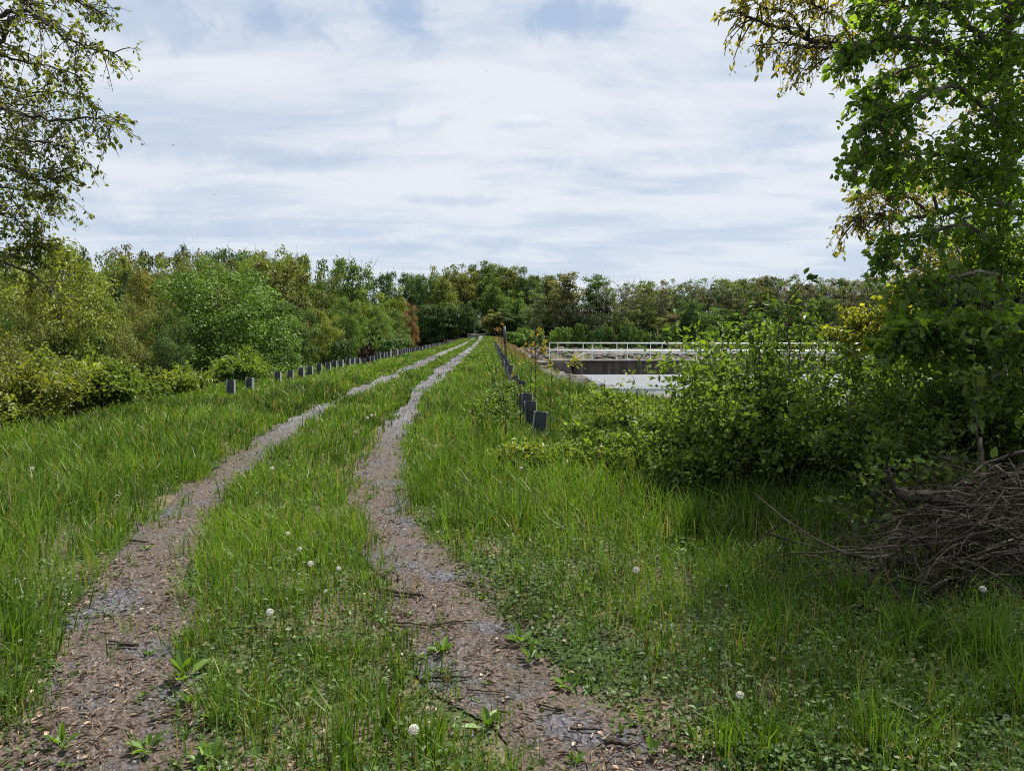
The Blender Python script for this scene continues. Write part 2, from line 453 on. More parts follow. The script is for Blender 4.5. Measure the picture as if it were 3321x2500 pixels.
# ------------------------------------------------------------------ terrain
WATER_Z = -2.0
def height(x, y):
    x = np.asarray(x, float); y = np.asarray(y, float)
    # right-hand shoulder: wide shelf near the camera, narrow crest along the dam
    xr = 1.5 + 13.0 * (1 - sstep(13, 25, y)) 
    zr = -np.maximum(x - xr, 0) / 2.6
    zr = np.where(y < 25, np.maximum(zr, -4.5), np.maximum(zr, -4.5))
    zr = zr * sstep(-4, 8, y) + 0.0
    # the far shore of the lake
    shore = 176 + 10 * np.sin(x * .021 + .6) + 5 * np.sin(x * .063)
    far = sstep(shore - 5, shore + 16, y)
    zr = zr * (1 - far) + far * (0.6 + 0.03 * np.maximum(y - shore, 0) * sstep(0, 80, x) )
    # riprap bank that runs out from the dam behind the bridge
    bx = np.clip((x - 2) / 26.0, 0, 1)
    bank_y = 92 + 22 * bx
    bank = np.exp(-((y - bank_y) / 7.5) ** 2) * (1 - sstep(62, 76, x)) * sstep(-1, 4, x)
    zr = np.maximum(zr, -4.5 + bank * (4.3 - 0.5 * bx))
    # left-hand downstream face and valley
    xl = -8.2
    dl = np.maximum(xl - x, 0)
    zl = -np.minimum(dl / 2.1, 11.0)
    rr = np.sqrt(x ** 2 + (y * .75) ** 2)
    zl = zl + 14 * sstep(70, 190, dl + 0.25 * np.maximum(y - 60, 0)) + 9 * sstep(170, 420, dl)
    zl = zl * sstep(-6, 9, y)
    z = np.where(x > -3, zr, zl)
    # the hill at the far end of the dam
    endh = sstep(196, 300, y)
    z = z + np.where(x < 12, endh * 5, 0) * (1 - sstep(0, 40, x))
    # shallow relief
    z = z + (vnoise(x * .55 + 9, y * .55) - .5) * .10 * (1 - sstep(40, 90, y)) * (np.abs(x) < 60)
    z = z + (vnoise(x * .03 + 3, y * .03 + 5) - .5) * 3.0 * sstep(120, 320, np.hypot(x, y)) * np.where(x > 3, sstep(0, 20, y - shore), 1)
    z = z + 3 * sstep(500, 1300, np.hypot(x, y))
    # far end of the dam crest swells a little
    z = z + 0.55 * sstep(110, 185, y) * np.exp(-((x + 3.2) / 7) ** 2)
    return z

def steps(*seg):
    out = []
    for a, b, s in seg: out.append(np.arange(a, b, s))
    return np.unique(np.concatenate(out + [np.array([seg[-1][1]])]))
GX = steps((-1600, -300, 100), (-300, -60, 10), (-60, -16, 2), (-16, 16, .32), (16, 60, 1.5), (60, 300, 8), (300, 1600, 100))
GY = steps((-80, -4, 4), (-4, 34, .32), (34, 130, 1.5), (130, 240, 3), (240, 420, 12), (420, 1800, 100))
XX, YY = np.meshgrid(GX, GY, indexing='ij')
ZZ = height(XX, YY)
def gz(x, y):
    x = np.clip(np.asarray(x, float), GX[0], GX[-1] - 1e-6); y = np.clip(np.asarray(y, float), GY[0], GY[-1] - 1e-6)
    i = np.searchsorted(GX, x, 'right') - 1; j = np.searchsorted(GY, y, 'right') - 1
    fx = (x - GX[i]) / (GX[i + 1] - GX[i]); fy = (y - GY[j]) / (GY[j + 1] - GY[j])
    return (ZZ[i, j] * (1 - fx) + ZZ[i + 1, j] * fx) * (1 - fy) + (ZZ[i, j + 1] * (1 - fx) + ZZ[i + 1, j + 1] * fx) * fy

def build_ground():
    nx, ny = len(GX), len(GY)
    V = np.stack([XX, YY, ZZ], -1).reshape(-1, 3)
    i, j = np.meshgrid(np.arange(nx - 1), np.arange(ny - 1), indexing='ij')
    a = (i * ny + j).ravel()
    q = np.c_[a, a + ny, a + ny + 1, a + 1]
    tag(link('ground', mesh_data('ground', V, q, None, ground_mat(), None, True)), kind='structure')
build_ground()

def build_water():
    V = [[1, 8, WATER_Z], [420, 8, WATER_Z], [420, 240, WATER_Z], [1, 240, WATER_Z]]
    tag(link('water', mesh_data('water', V, [[0, 1, 2, 3]], None, water_mat())), kind='structure')
build_water()

# ------------------------------------------------------------------ the two wheel tracks
LPX = [(300, 2490), (335, 2402), (400, 2102), (465, 1877), (563, 1727), (683, 1577), (818, 1471), (961, 1381), (1051, 1321), (1190, 1262), (1312, 1204), (1441, 1143)]
RPX = [(1960, 2490), (1700, 2262), (1540, 2102), (1420, 1951), (1312, 1801), (1239, 1651), (1226, 1501), (1268, 1411), (1332, 1323), (1374, 1261), (1438, 1201), (1513, 1141)]
def track_line(px):
    p = np.array([on_ground(u, v)[:2] for u, v in px])
    p = np.vstack([[p[0, 0] + (p[0, 0] - p[1, 0]) * 2.5, p[0, 1] - (p[1, 1] - p[0, 1]) * 2.5], p, [p[-1, 0] - .1, 210]])
    return p[:, 1], p[:, 0]
LY, LX = track_line(LPX); RY, RX = track_line(RPX)
def track_x(which, y):
    Y, X = (LY, LX) if which == 'L' else (RY, RX)
    return np.interp(y, Y, X)
def track_hw(y): return np.interp(y, [0, 3, 9, 15, 17.5, 20, 23, 40, 200], [.33, .29, .25, .26, .15, .13, .34, .36, .38])
def track_dist(x, y):
    """distance to the nearer track's centre in half-widths"""
    w = track_hw(y)
    return np.minimum(np.abs(x - track_x('L', y)), np.abs(x - track_x('R', y))) / w

def build_tracks():
    m = track_mat()
    ys = np.concatenate([np.arange(0.2, 34, .16), np.arange(34, 206, .75)])
    mb = MB()
    for w in 'LR':
        cx = track_x(w, ys)
        cx = np.convolve(np.pad(cx, 6, mode='edge'), np.ones(13) / 13, 'valid')
        hw = track_hw(ys) * 1.25
        cols = []
        for k, s in enumerate(np.linspace(-1, 1, 7)):
            wob = (vnoise(ys * 2.2 + (11 if w == 'L' else 41), np.full_like(ys, k * .7 + s)) - .5) * .22 * abs(s)
            x = cx + s * hw + wob * np.sign(s)
            cols.append(np.stack([x, ys, gz(x, ys) + .016 - .006 * abs(s)], -1))
        V = np.stack(cols, 1)
        n = len(ys); i, j = np.meshgrid(np.arange(n - 1), np.arange(6), indexing='ij')
        a = (i * 7 + j).ravel()
        mb.add(V.reshape(-1, 3), np.c_[a, a + 1, a + 8, a + 7])
    tag(mb.build('path', m, smooth=True), kind='structure')
build_tracks()

# ------------------------------------------------------------------ grass
G_NEAR = (.072, .146, .020)
def grass_blades(x, y, h, w, lean, leandir, v):
    n = len(x)
    z = gz(x, y) - .01
    P0 = np.stack([x, y, z], -1)
    face = rng.uniform(0, 2 * math.pi, n)
    sd = np.stack([np.cos(face), np.sin(face), np.zeros(n)], -1) * (w / 2)[:, None]
    ld = np.stack([np.cos(leandir), np.sin(leandir), np.zeros(n)], -1)
    up = np.array([0, 0, 1.0])
    mid = P0 + up * (h * .58)[:, None] + ld * (lean * h * .22)[:, None]
    tip = P0 + up * (h * (1 - .28 * lean ** 2))[:, None] + ld * (lean * h * .8)[:, None]
    V = np.stack([P0 - sd, P0 + sd, mid + sd * .8, mid - sd * .8, tip + sd * .12, tip - sd * .12], 1)
    b = np.arange(n)[:, None] * 6
    q = np.concatenate([b + np.array([0, 1, 2, 3]), b + np.array([3, 2, 4, 5])])
    return V.reshape(-1, 3), q, np.repeat(v, 6)

def scatter(n, y0, y1, xl, xr, power):
    """positions whose density falls off with distance as 1/y^power"""
    u = rng.random(n)
    if abs(power - 1) < 1e-3: y = y0 * (y1 / y0) ** u
    else:
        k = 1 - power; y = (y0 ** k + u * (y1 ** k - y0 ** k)) ** (1 / k)
    a, b = xl(y), xr(y)
    return a + rng.random(n) * (b - a), y

def build_grass():
    parts = []
    def tufts(nt, y0, y1, xl, xr, power, kmin, kmax, hfun, keep, wfac=1.0):
        x, y = scatter(nt, y0, y1, xl, xr, power)
        k = rng.random(nt) < keep(x, y)
        x, y = x[k], y[k]
        m = rng.integers(kmin, kmax, len(x))
        idx = np.repeat(np.arange(len(x)), m)
        hb = hfun(x, y) * rng.uniform(.65, 1.25, len(x))
        tv = np.clip(vnoise(x * .9, y * .9) * .55 + vnoise(x * .17 + 20, y * .17) * .3 + rng.normal(0, .16, len(x)), 0, 1)
        r = rng.gamma(2, .022, len(idx)) * (1 + y[idx] * .03)
        th = rng.uniform(0, 2 * math.pi, len(idx))
        bx, by = x[idx] + r * np.cos(th), y[idx] + r * np.sin(th)
        h = hb[idx] * rng.uniform(.5, 1.15, len(idx))
        w = np.maximum(.0055, .00125 * by) * rng.uniform(.7, 1.4, len(idx)) * wfac
        lean = np.clip(np.abs(rng.normal(.25, .3, len(idx))) + r * 3, 0, 1.2)
        ld = th + rng.normal(0, .6, len(idx))
        v = np.clip(tv[idx] + rng.normal(0, .15, len(idx)), 0, .88); v[rng.random(len(idx)) < .09] = 1.0
        parts.append(grass_blades(bx, by, h, w, lean, ld, v))
    def hgt(x, y):
        cl, cr = track_x('L', y), track_x('R', y)
        mid = (x > cl) & (x < cr)
        d = track_dist(x, y)
        side = .17 + .20 * sstep(1.2, 3.5, d)
        side = side * (.8 + .6 * vnoise(x * .6 + 5, y * .6))
        side = np.where(x > cr, side * (1 - .28 * (1 - sstep(6, 8.5, y))) * (1.0 - .35 * (1 - sstep(4, 7, y))), side)
        m_ = (.15 + .13 * vnoise(x * 1.3, y * 1.3 + 8))
        h = np.where(mid, m_ * (.75 + .35 * sstep(4, 9, y)), side)
        h = np.where(x < -5.6, h * .62, h)
        h = np.where((np.abs(x - .75) < .55) & (y > 9.5), h * .55, h)
        return h * (1 - .45 * sstep(22, 50, y)) 
    def keep(x, y):
        d = track_dist(x, y)
        base = sstep(.75, 1.7, d + (vnoise(x * 3, y * 3) - .5) * .9)
        patch = .12 + .88 * sstep(.34, .62, vnoise(x * 1.1 + 30, y * 1.1))
        return base * np.where(y < 9, np.maximum(patch, np.where(x > track_x('R', y) + .9, .6, np.where(x > track_x('L', y), .38, .3))) * (.5 + .5 * sstep(3, 8, y)), 1.0) + .02
    near_l = lambda y: np.maximum(-9.3, -.72 * y - .6)
    near_r = lambda y: np.minimum(8.5, .78 * y + .6)
    tufts(15000, 2.0, 9, near_l, near_r, .25, 6, 14, hgt, keep)
    tufts(9500, 9, 26, lambda y: np.full_like(y, -9.6), lambda y: np.interp(y, [9, 15, 22, 26], [7.0, 5.0, 2.4, 2.2]), 1.0, 6, 12, hgt, keep)
    tufts(7000, 26, 80, lambda y: np.full_like(y, -9.5), lambda y: np.full_like(y, 2.6), 1.1, 5, 10, hgt, keep, 1.1)
    tufts(5000, 80, 204, lambda y: np.full_like(y, -9.5), lambda y: np.full_like(y, 2.2), 1.0, 4, 8, hgt, keep, 1.2)
    # tall lush clumps beside the tracks
    def tallclump(cx, cy, n, hh, sp):
        r = np.abs(rng.normal(0, sp, n)); th = rng.uniform(0, 2 * math.pi, n)
        x, y = cx + r * np.cos(th), cy + r * np.sin(th)
        parts.append(grass_blades(x, y, hh * rng.uniform(.5, 1.1, n), np.full(n, .008) * rng.uniform(.7, 1.4, n), np.clip(.2 + r / sp * .25 + rng.normal(0, .15, n), 0, 1.3), th + rng.normal(0, .5, n), np.clip(rng.normal(.42, .16, n), 0, 1)))
    for (u, v, n, hh, sp) in ((2950, 2080, 170, .30, .12), (3200, 2130, 150, .36, .14), (2520, 2080, 60, .30, .08), (2480, 1960, 110, .26, .12), (2740, 1960, 120, .36, .14),
                              (2850, 2480, 80, .40, .12), (2480, 2450, 90, .28, .10), (2350, 2420, 90, .24, .12), (1300, 2200, 60, .2, .1), (1260, 2350, 70, .26, .09), (1380, 2440, 60, .22, .08),
                              (1130, 2450, 70, .3, .1), (880, 1980, 90, .2, .12), (1020, 1830, 90, .2, .12), (50, 2100, 140, .34, .14), (20, 2000, 120, .36, .16),
                              (1370, 1630, 160, .42, .2), (1440, 1560, 160, .45, .22), (1480, 1700, 140, .36, .2), (2250, 1730, 120, .42, .18), (1700, 1720, 120, .4, .2), (2000, 1700, 120, .4, .2),
                              (350, 1480, 160, .5, .3), (100, 1560, 180, .5, .3), (600, 1560, 150, .42, .25), (250, 1650, 150, .42, .25), (2420, 1700, 90, .45, .15), (3300, 2300, 120, .36, .14)):
        p = on_ground(u, v); tallclump(p[0], p[1], n, hh, sp)
    mb = MB()
    for V, q, a in parts: mb.add(V, q, None, a)
    tag(mb.build('grass', M_GRASS, None, G_NEAR), 'long green grass on the verges and between the wheel tracks', 'grass', kind='stuff')
    # clover and other low leaves among the blades
    n = 120000
    x, y = scatter(n, 2.0, 15, near_l, near_r, .8)
    k = rng.random(n) < np.clip(sstep(.55, 1.5, track_dist(x, y)) * np.where(x > track_x('R', y), .25 + 1.0 * vnoise(x * 1.6 + 3, y * 1.6), .0 + .5 * vnoise(x * 1.6 + 3, y * 1.6)) + .03, 0, 1)
    x, y = x[k], y[k]; n = len(x)
    C = np.stack([x, y, gz(x, y) + rng.uniform(.01, .12, n) * sstep(1, 2.5, track_dist(x, y)) + .01], -1)
    A = unit(n); A[:, 2] = np.abs(A[:, 2]) * .5
    Nn = unit(n) * .5 + np.array([0, 0, 1.0])
    L = rng.uniform(.014, .034, n) * (1 + .04 * y)
    mb = MB(); mb.leaves(C, A, Nn, L, L * .75, np.clip(rng.normal(.5, .2, n), 0, 1))
    tag(mb.build('ground_cover', M_GRASS, None, (.055, .105, .030)), 'low clover and small leaves growing among the grass', 'ground cover', kind='stuff')
build_grass()

# ------------------------------------------------------------------ leaf litter and loose gravel on the tracks
def build_litter():
    m = surf_mat('dry_leaf', [(.10, .065, .042), (.21, .15, .105), (.36, .30, .23)], 30, 3, .9, 0, vmix=True)
    n = 34000
    x, y = scatter(n, 1.9, 17, lambda y: np.maximum(-8, -.72 * y - .4), lambda y: np.minimum(7, .78 * y + .4), 1.0)
    d = track_dist(x, y)
    k = rng.random(n) < np.clip(1.15 - .45 * np.maximum(d - .9, 0), .30, 1) * np.clip(-.25 + 2.0 * vnoise(x * 1.7, y * 1.7 + 4), .04, 1)
    x, y = x[k], y[k]; n = len(x)
    C = np.stack([x, y, gz(x, y) + .022 + rng.uniform(0, .012, n)], -1)
    A = unit(n); A[:, 2] *= .18
    Nn = unit(n) * .35 + np.array([0, 0, 1.0])
    kind = rng.random(n)
    L = np.where(kind < .8, rng.uniform(.025, .07, n), rng.uniform(.015, .042, n)); W = np.where(kind < .8, L * .12, L * .5)
    mb = MB(); mb.leaves(C, A, Nn, L, W, np.clip(rng.normal(.42, .28, n), 0, 1))
    tag(mb.build('leaf_litter', m), 'dry brown leaves and needles strewn over the tracks', 'leaf litter', kind='stuff')
    n = 9000
    y = np.concatenate([scatter(n // 2, 2, 24, lambda y: y * 0, lambda y: y * 0 + 1, 1.0)[1], rng.uniform(16, 60, n - n // 2)])
    w = np.where(rng.random(n) < .5, track_x('L', y), track_x('R', y))
    x = w + rng.normal(0, .5, n) * track_hw(y)
    s = rng.uniform(.004, .011, n) * (1 + .06 * y)
    z = gz(x, y) + .014
    o = np.array([[1, 0, 0], [0, 1, 0], [-1, 0, 0], [0, -1, 0], [0, 0, .8], [0, 0, -.5]])
    V = o[None] * rng.uniform(.6, 1.3, (n, 6, 3)) * s[:, None, None]
    th = rng.uniform(0, 6.28, n); c, sn = np.cos(th), np.sin(th)
    V = np.stack([V[..., 0] * c[:, None] - V[..., 1] * sn[:, None], V[..., 0] * sn[:, None] + V[..., 1] * c[:, None], V[..., 2]], -1)
    V += np.stack([x, y, z], -1)[:, None]
    t = np.array([[0, 1, 4], [1, 2, 4], [2, 3, 4], [3, 0, 4]])
    T = (np.arange(n)[:, None, None] * 6 + t[None]).reshape(-1, 3)
    mg = surf_mat('gravel_stone', [(.05, .05, .053), (.10, .099, .102), (.19, .187, .188)], 20, 3, .9, 0, vmix=True)
    mb = MB(); mb.add(V.reshape(-1, 3), None, T, np.repeat(rng.random(n), 6))
    tag(mb.build('gravel', mg), 'loose grey gravel scattered along the wheel tracks', 'gravel', kind='stuff')
build_litter()

# ------------------------------------------------------------------ riprap on the water side of the dam
def rock_mesh(n, pos, size):
    g = np.array([[x, y, z] for x in (-1, 1) for y in (-1, 1) for z in (-1, 1)]) * .72
    f = np.array([[0, 1, 3, 2], [4, 6, 7, 5], [0, 4, 5, 1], [2, 3, 7, 6], [0, 2, 6, 4], [1, 5, 7, 3]])
    V = g[None] * rng.uniform(.55, 1.25, (n, 8, 3)) * size[:, None, None] * np.array([1, 1, .7])
    e = rng.uniform(0, 6.28, (n, 2))
    c, s = np.cos(e[:, 0])[:, None], np.sin(e[:, 0])[:, None]
    V = np.stack([V[..., 0] * c - V[..., 1] * s, V[..., 0] * s + V[..., 1] * c, V[..., 2]], -1)
    c, s = np.cos(e[:, 1] * .12)[:, None], np.sin(e[:, 1] * .12)[:, None]
    V = np.stack([V[..., 0], V[..., 1] * c - V[..., 2] * s, V[..., 1] * s + V[..., 2] * c], -1)
    V += pos[:, None]
    q = (np.arange(n)[:, None, None] * 8 + f[None]).reshape(-1, 4)
    return V.reshape(-1, 3), q

def build_riprap():
    n = 3600
    y = np.concatenate([rng.uniform(22, 64, n // 2), rng.uniform(64, 175, n // 2)])
    d = rng.uniform(.0, 6.0, n) ** 1.0
    x = 1.5 + 13.0 * (1 - sstep(13, 25, y)) + 1.6 + d
    bx = rng.uniform(3, 64, 3000); by = 92 + 22 * np.clip((bx - 2) / 26, 0, 1) - rng.uniform(-1, 11, 3000)
    x = np.concatenate([x, bx]); y = np.concatenate([y, by])
    z = gz(x, y)
    k = (z > WATER_Z - .6) & (vnoise(x * .5, y * .3) > .32)
    x, y, z = x[k], y[k], z[k]
    s = (rng.gamma(4, .055, len(x)) + .08 + .0012 * y) * (1 - .3 * sstep(70, 90, y))
    V, q = rock_mesh(len(x), np.stack([x, y, z + .02], -1), s)
    mb = MB(); mb.add(V, q, None, np.repeat(rng.random(len(x)), 8))
    tag(mb.build('riprap', M_STONE), 'rough grey riprap stones on the water side of the dam', 'riprap', kind='stuff')
    # weeds among the stones and dry grass on the face
    n = 16000
    y = rng.uniform(24, 110, n); x = 1.4 + np.abs(rng.normal(0, 2.4, n))
    k = vnoise(x * .6 + 7, y * .35 + 2) > np.where(x < 2.6, .2, .5)
    x, y = x[k], y[k]; n = len(x)
    V, q, a = grass_blades(x, y, rng.uniform(.15, .5, n), np.maximum(.012, .0016 * y), np.abs(rng.normal(.4, .3, n)), rng.uniform(0, 6.28, n), np.clip(rng.normal(.5, .2, n), 0, 1))
    mb = MB(); mb.add(V, q, None, a)
    tag(mb.build('weeds', M_GRASS, None, (.075, .12, .030)), 'rough weeds sprouting between the riprap stones', 'weeds', kind='stuff')
    n = 9000
    y = rng.uniform(42, 190, n); x = rng.uniform(1.3, 5.2, n)
    k = vnoise(x * .8 + 1, y * .2 + 9) > .42
    x, y = x[k], y[k]; n = len(x)
    V, q, a = grass_blades(x, y, rng.uniform(.25, .6, n), np.maximum(.012, .0016 * y), np.abs(rng.normal(.4, .3, n)), rng.uniform(0, 6.28, n), np.clip(rng.normal(.4, .2, n), 0, 1))
    mb = MB(); mb.add(V, q, None, a)
    tag(mb.build('dry_grass', M_GRASS, None, (.17, .13, .085)), 'dry brown grass on the shoulder past the second post row', 'dry grass', kind='stuff')
build_riprap()

# ------------------------------------------------------------------ guide posts
H_TOP = .46
def post_parts():
    h = H_TOP + .35
    web = MB(); web.box((0, 0, H_TOP - h / 2), (.184, .010, h), bev=.002)
    fl = MB(); fl.box((0, 0, H_TOP - h / 2), (.012, .15, h), bev=.003)
    one = MB()
    one.box((0, 0, H_TOP - h / 2), (.184, .010, h))
    return web.data('web', M_STEEL), fl.data('flange', M_FLANGE)
WEB, FLANGE = post_parts()
def whole_post():
    me = bpy.data.meshes.new('guide_post')
    mb = MB(); h = H_TOP + .35
    mb.box((0, 0, H_TOP - h / 2), (.184, .010, h)); mb.box((-.098, 0, H_TOP - h / 2), (.012, .15, h)); mb.box((.098, 0, H_TOP - h / 2), (.012, .15, h))
    me = mb.data('guide_post', M_STEEL); me.materials.append(M_FLANGE)
    mi = np.array([0] * 6 + [1] * 12, np.int32); me.polygons.foreach_set('material_index', mi)
    return me
WHOLE = whole_post()

def post_row(x, ys, side, nfull):
    row = 'far-side' if side == 'L' else 'water-side'
    for i, y in enumerate(ys):
        xx = x + rng.normal(0, .02)
        z = gz(xx, y) + rng.normal(0, .032)
        lean = (rng.normal(0, .045), rng.normal(0, .045), rng.normal(0, .10))
        if i < nfull:
            o = empty('guide_post', (xx, y, z))
            link('web', WEB, o); 
            for s in (-1, 1):
                f = link('flange', FLANGE, o); f.location.x = s * .098
        else:
            o = link('guide_post', WHOLE); o.location = (xx, y, z)
        o.rotation_euler = lean; o.scale.z = rng.uniform(.9, 1.08)
        where = 'the left post row' if side == 'L' else 'the lake-side post row'
        g = 'grey guide posts along the left edge of the dam' if side == 'L' else 'grey guide posts along the lake edge of the dam'
        if i < 24:
            if i == 0: lab = f'dark grey steel guide post, nearest one of {where}'
            else: lab = f'dark grey guide post, {ordinal(i)} from the near end of {where}'
        else:
            lab = 'tiny grey guide post towards the gate end of ' + where
        tag(o, lab, 'guide post', g)

ys = [20.9, 22.5] + [25.5 + 1.56 * k for k in range(78)]
post_row(-7.1, ys, 'L', 22)
ys = [12.0 + 1.55 * k for k in range(70)]
post_row(.75, ys, 'R', 14)
M_YEL = surf_mat('pale_yellow_paint', [(.50, .46, .26), (.62, .58, .36), (.70, .66, .48)], 5, 4, .6, .1)
for i, (y, top) in enumerate(((53.5, .60), (57.3, .56))):
    o = empty('marker_post', (-6.95, y, float(gz(-6.95, y))))
    mb = MB(); mb.box((0, 0, top / 2 - .15), (.085, .03, top + .3), bev=.006); mb.build('shaft', M_YEL, o)
    mb = MB(); mb.box((0, 0, top + .012), (.10, .045, .03), bev=.006); mb.build('cap', M_FLANGE, o)
    tag(o, ['pale yellow marker post in the far grey post row, the taller and nearer of two', 'pale yellow marker post in the far grey post row, the farther of two'][i], 'marker post', 'pale yellow marker posts')
def pole():
    x, y = .82, 40.5
    o = empty('timber_pole', (x, y, float(gz(x, y))))
    mb = MB(); mb.tube([(0, 0, -.4), (0, 0, 1.0), (-.03, 0, 1.75), (-.07, 0, 2.12)], [.075, .068, .064, .06], 10)
    mb.build('shaft', surf_mat('brown_pole', [(.05, .036, .025), (.11, .08, .05), (.17, .13, .085)], 6, 5, .9, .4, stretch=(3, 3, .4)), o, smooth=True)
    mb = MB(); mb.tube([(-.066, 0, 1.2), (-.066, -.0, 2.14)], [.078, .07], 10); 
    mb.V[0][:, 0] += .036 * (1 - (mb.V[0][:, 2] - 1.2) / .94); mb.build('sleeve', M_STEEL, o, smooth=True)
    tag(o, 'tall brown timber pole standing in the post row by the lake', 'pole')
pole()

# ------------------------------------------------------------------ footbridge over the lake
def build_bridge():
    Y0, x0, x1 = 50.0, 3.7, 40.0
    br = empty('footbridge', (x0, Y0, 0))
    tag(br, 'narrow footbridge on dark stained girders with white pipe railings over the lake', 'bridge')
    ln = x1 - x0
    mb = MB(); mb.box((ln / 2, .65, -.06), (ln, 1.7, .10), bev=.01); mb.build('deck', M_CONC, br)
    for k, yy in enumerate((0.0, 1.25)):
        mb = MB(); mb.box((ln / 2 + .9, yy, -.52), (ln - 1.8, .16, .80)); mb.box((ln / 2 + .9, yy, -.945), (ln - 1.8, .30, .05))
        g = mb.build('girder', M_GIRDER, br)
    wedge = MB()
    for c, sz in (((.75, .62, -1.3), (1.7, 2.0, 2.4)), ((-.1, .62, -.65), (.9, 2.1, 1.06))): wedge.box(c, sz, bev=.04)
    wedge.build('abutment', M_CONC, br)
    for px in (11.8, 23.2, 34.0):
        mb = MB(); mb.tube([(px, .62, -5), (px, .62, -1.25)], [.45, .45], 14); mb.box((px, .62, -1.11), (.8, 2.0, .28), bev=.03)
        mb.build('pier', M_CONC, br, smooth=False)
    for k, (yy, off) in enumerate(((1.42, .30), (-.12, .74))):
        rl = None
        mb = MB(); mb.tube([(off - .02, yy, 1.10), (ln - .2, yy, 1.03)], .034, 8)
        rail = mb.build('railing', M_RAIL, br, smooth=True)
        mb = MB(); mb.tube([(off - .02, yy, .60), (ln - .2, yy, .55)], .045, 8); mb.build('mid_rail', M_RAIL, rail, smooth=True)
        xx = off
        while xx < ln - .3:
            mb = MB(); mb.tube([(xx, yy, -.01), (xx, yy, 1.08)], .024, 8); mb.box((xx, yy, 0.0), (.12, .12, .02))
            mb.build('rail_post', M_RAIL, rail); xx += 2.3
    mb = MB()
    pts = [(1.85, -.3, -.02), (2.05, -.3, .16), (2.25, -.3, .33), (2.45, -.3, .43), (2.7, -.3, .46)] + [(2.7 + 3 * k, -.3, .46 - .004 * k) for k in range(1, 12)]
    mb.tube(pts, .05, 10); mb.build('pipe', M_RAIL, br, smooth=True)
build_bridge()

def build_gate():
    y = 197.0; c = at(1545, 1098, y); x = c[0]
    z = float(gz(x, y))
    o = empty('field_gate', (x, y, z))
    m = surf_mat('galvanised_bar', [(.22, .24, .26), (.32, .34, .36)], 8, 3, .5, .05)
    mb = MB()
    mb.tube([(-2.2, 0, 1.05), (2.2, 0, 1.05)], .05, 8); mb.build('frame', m, o)
    for zz in (.35, .7):
        mb = MB(); mb.tube([(-2.2, 0, zz), (2.2, 0, zz)], .04, 8); mb.build('bar', m, o)
    for s in (-2.2, 2.2):
        mb = MB(); mb.tube([(s, 0, -.3), (s, 0, 1.2)], .07, 8); mb.build('gate_post', m, o)
    tag(o, 'low metal bar gate across the far end of the grassy dam road', 'gate')
    o = empty('slim_pole', (x - .4, y + 1.5, z))
    mb = MB(); mb.tube([(0, 0, -.3), (0, 0, 4.6)], [.06, .045], 8); mb.build('shaft', m, o)
    mb = MB(); mb.box((0, 0, 1.5), (.9, .05, .1)); mb.box((0, 0, 1.75), (.5, .05, .1)); mb.build('crossbar', m, o)
    tag(o, 'slim pale pole standing just behind the far gate', 'pole')
build_gate()

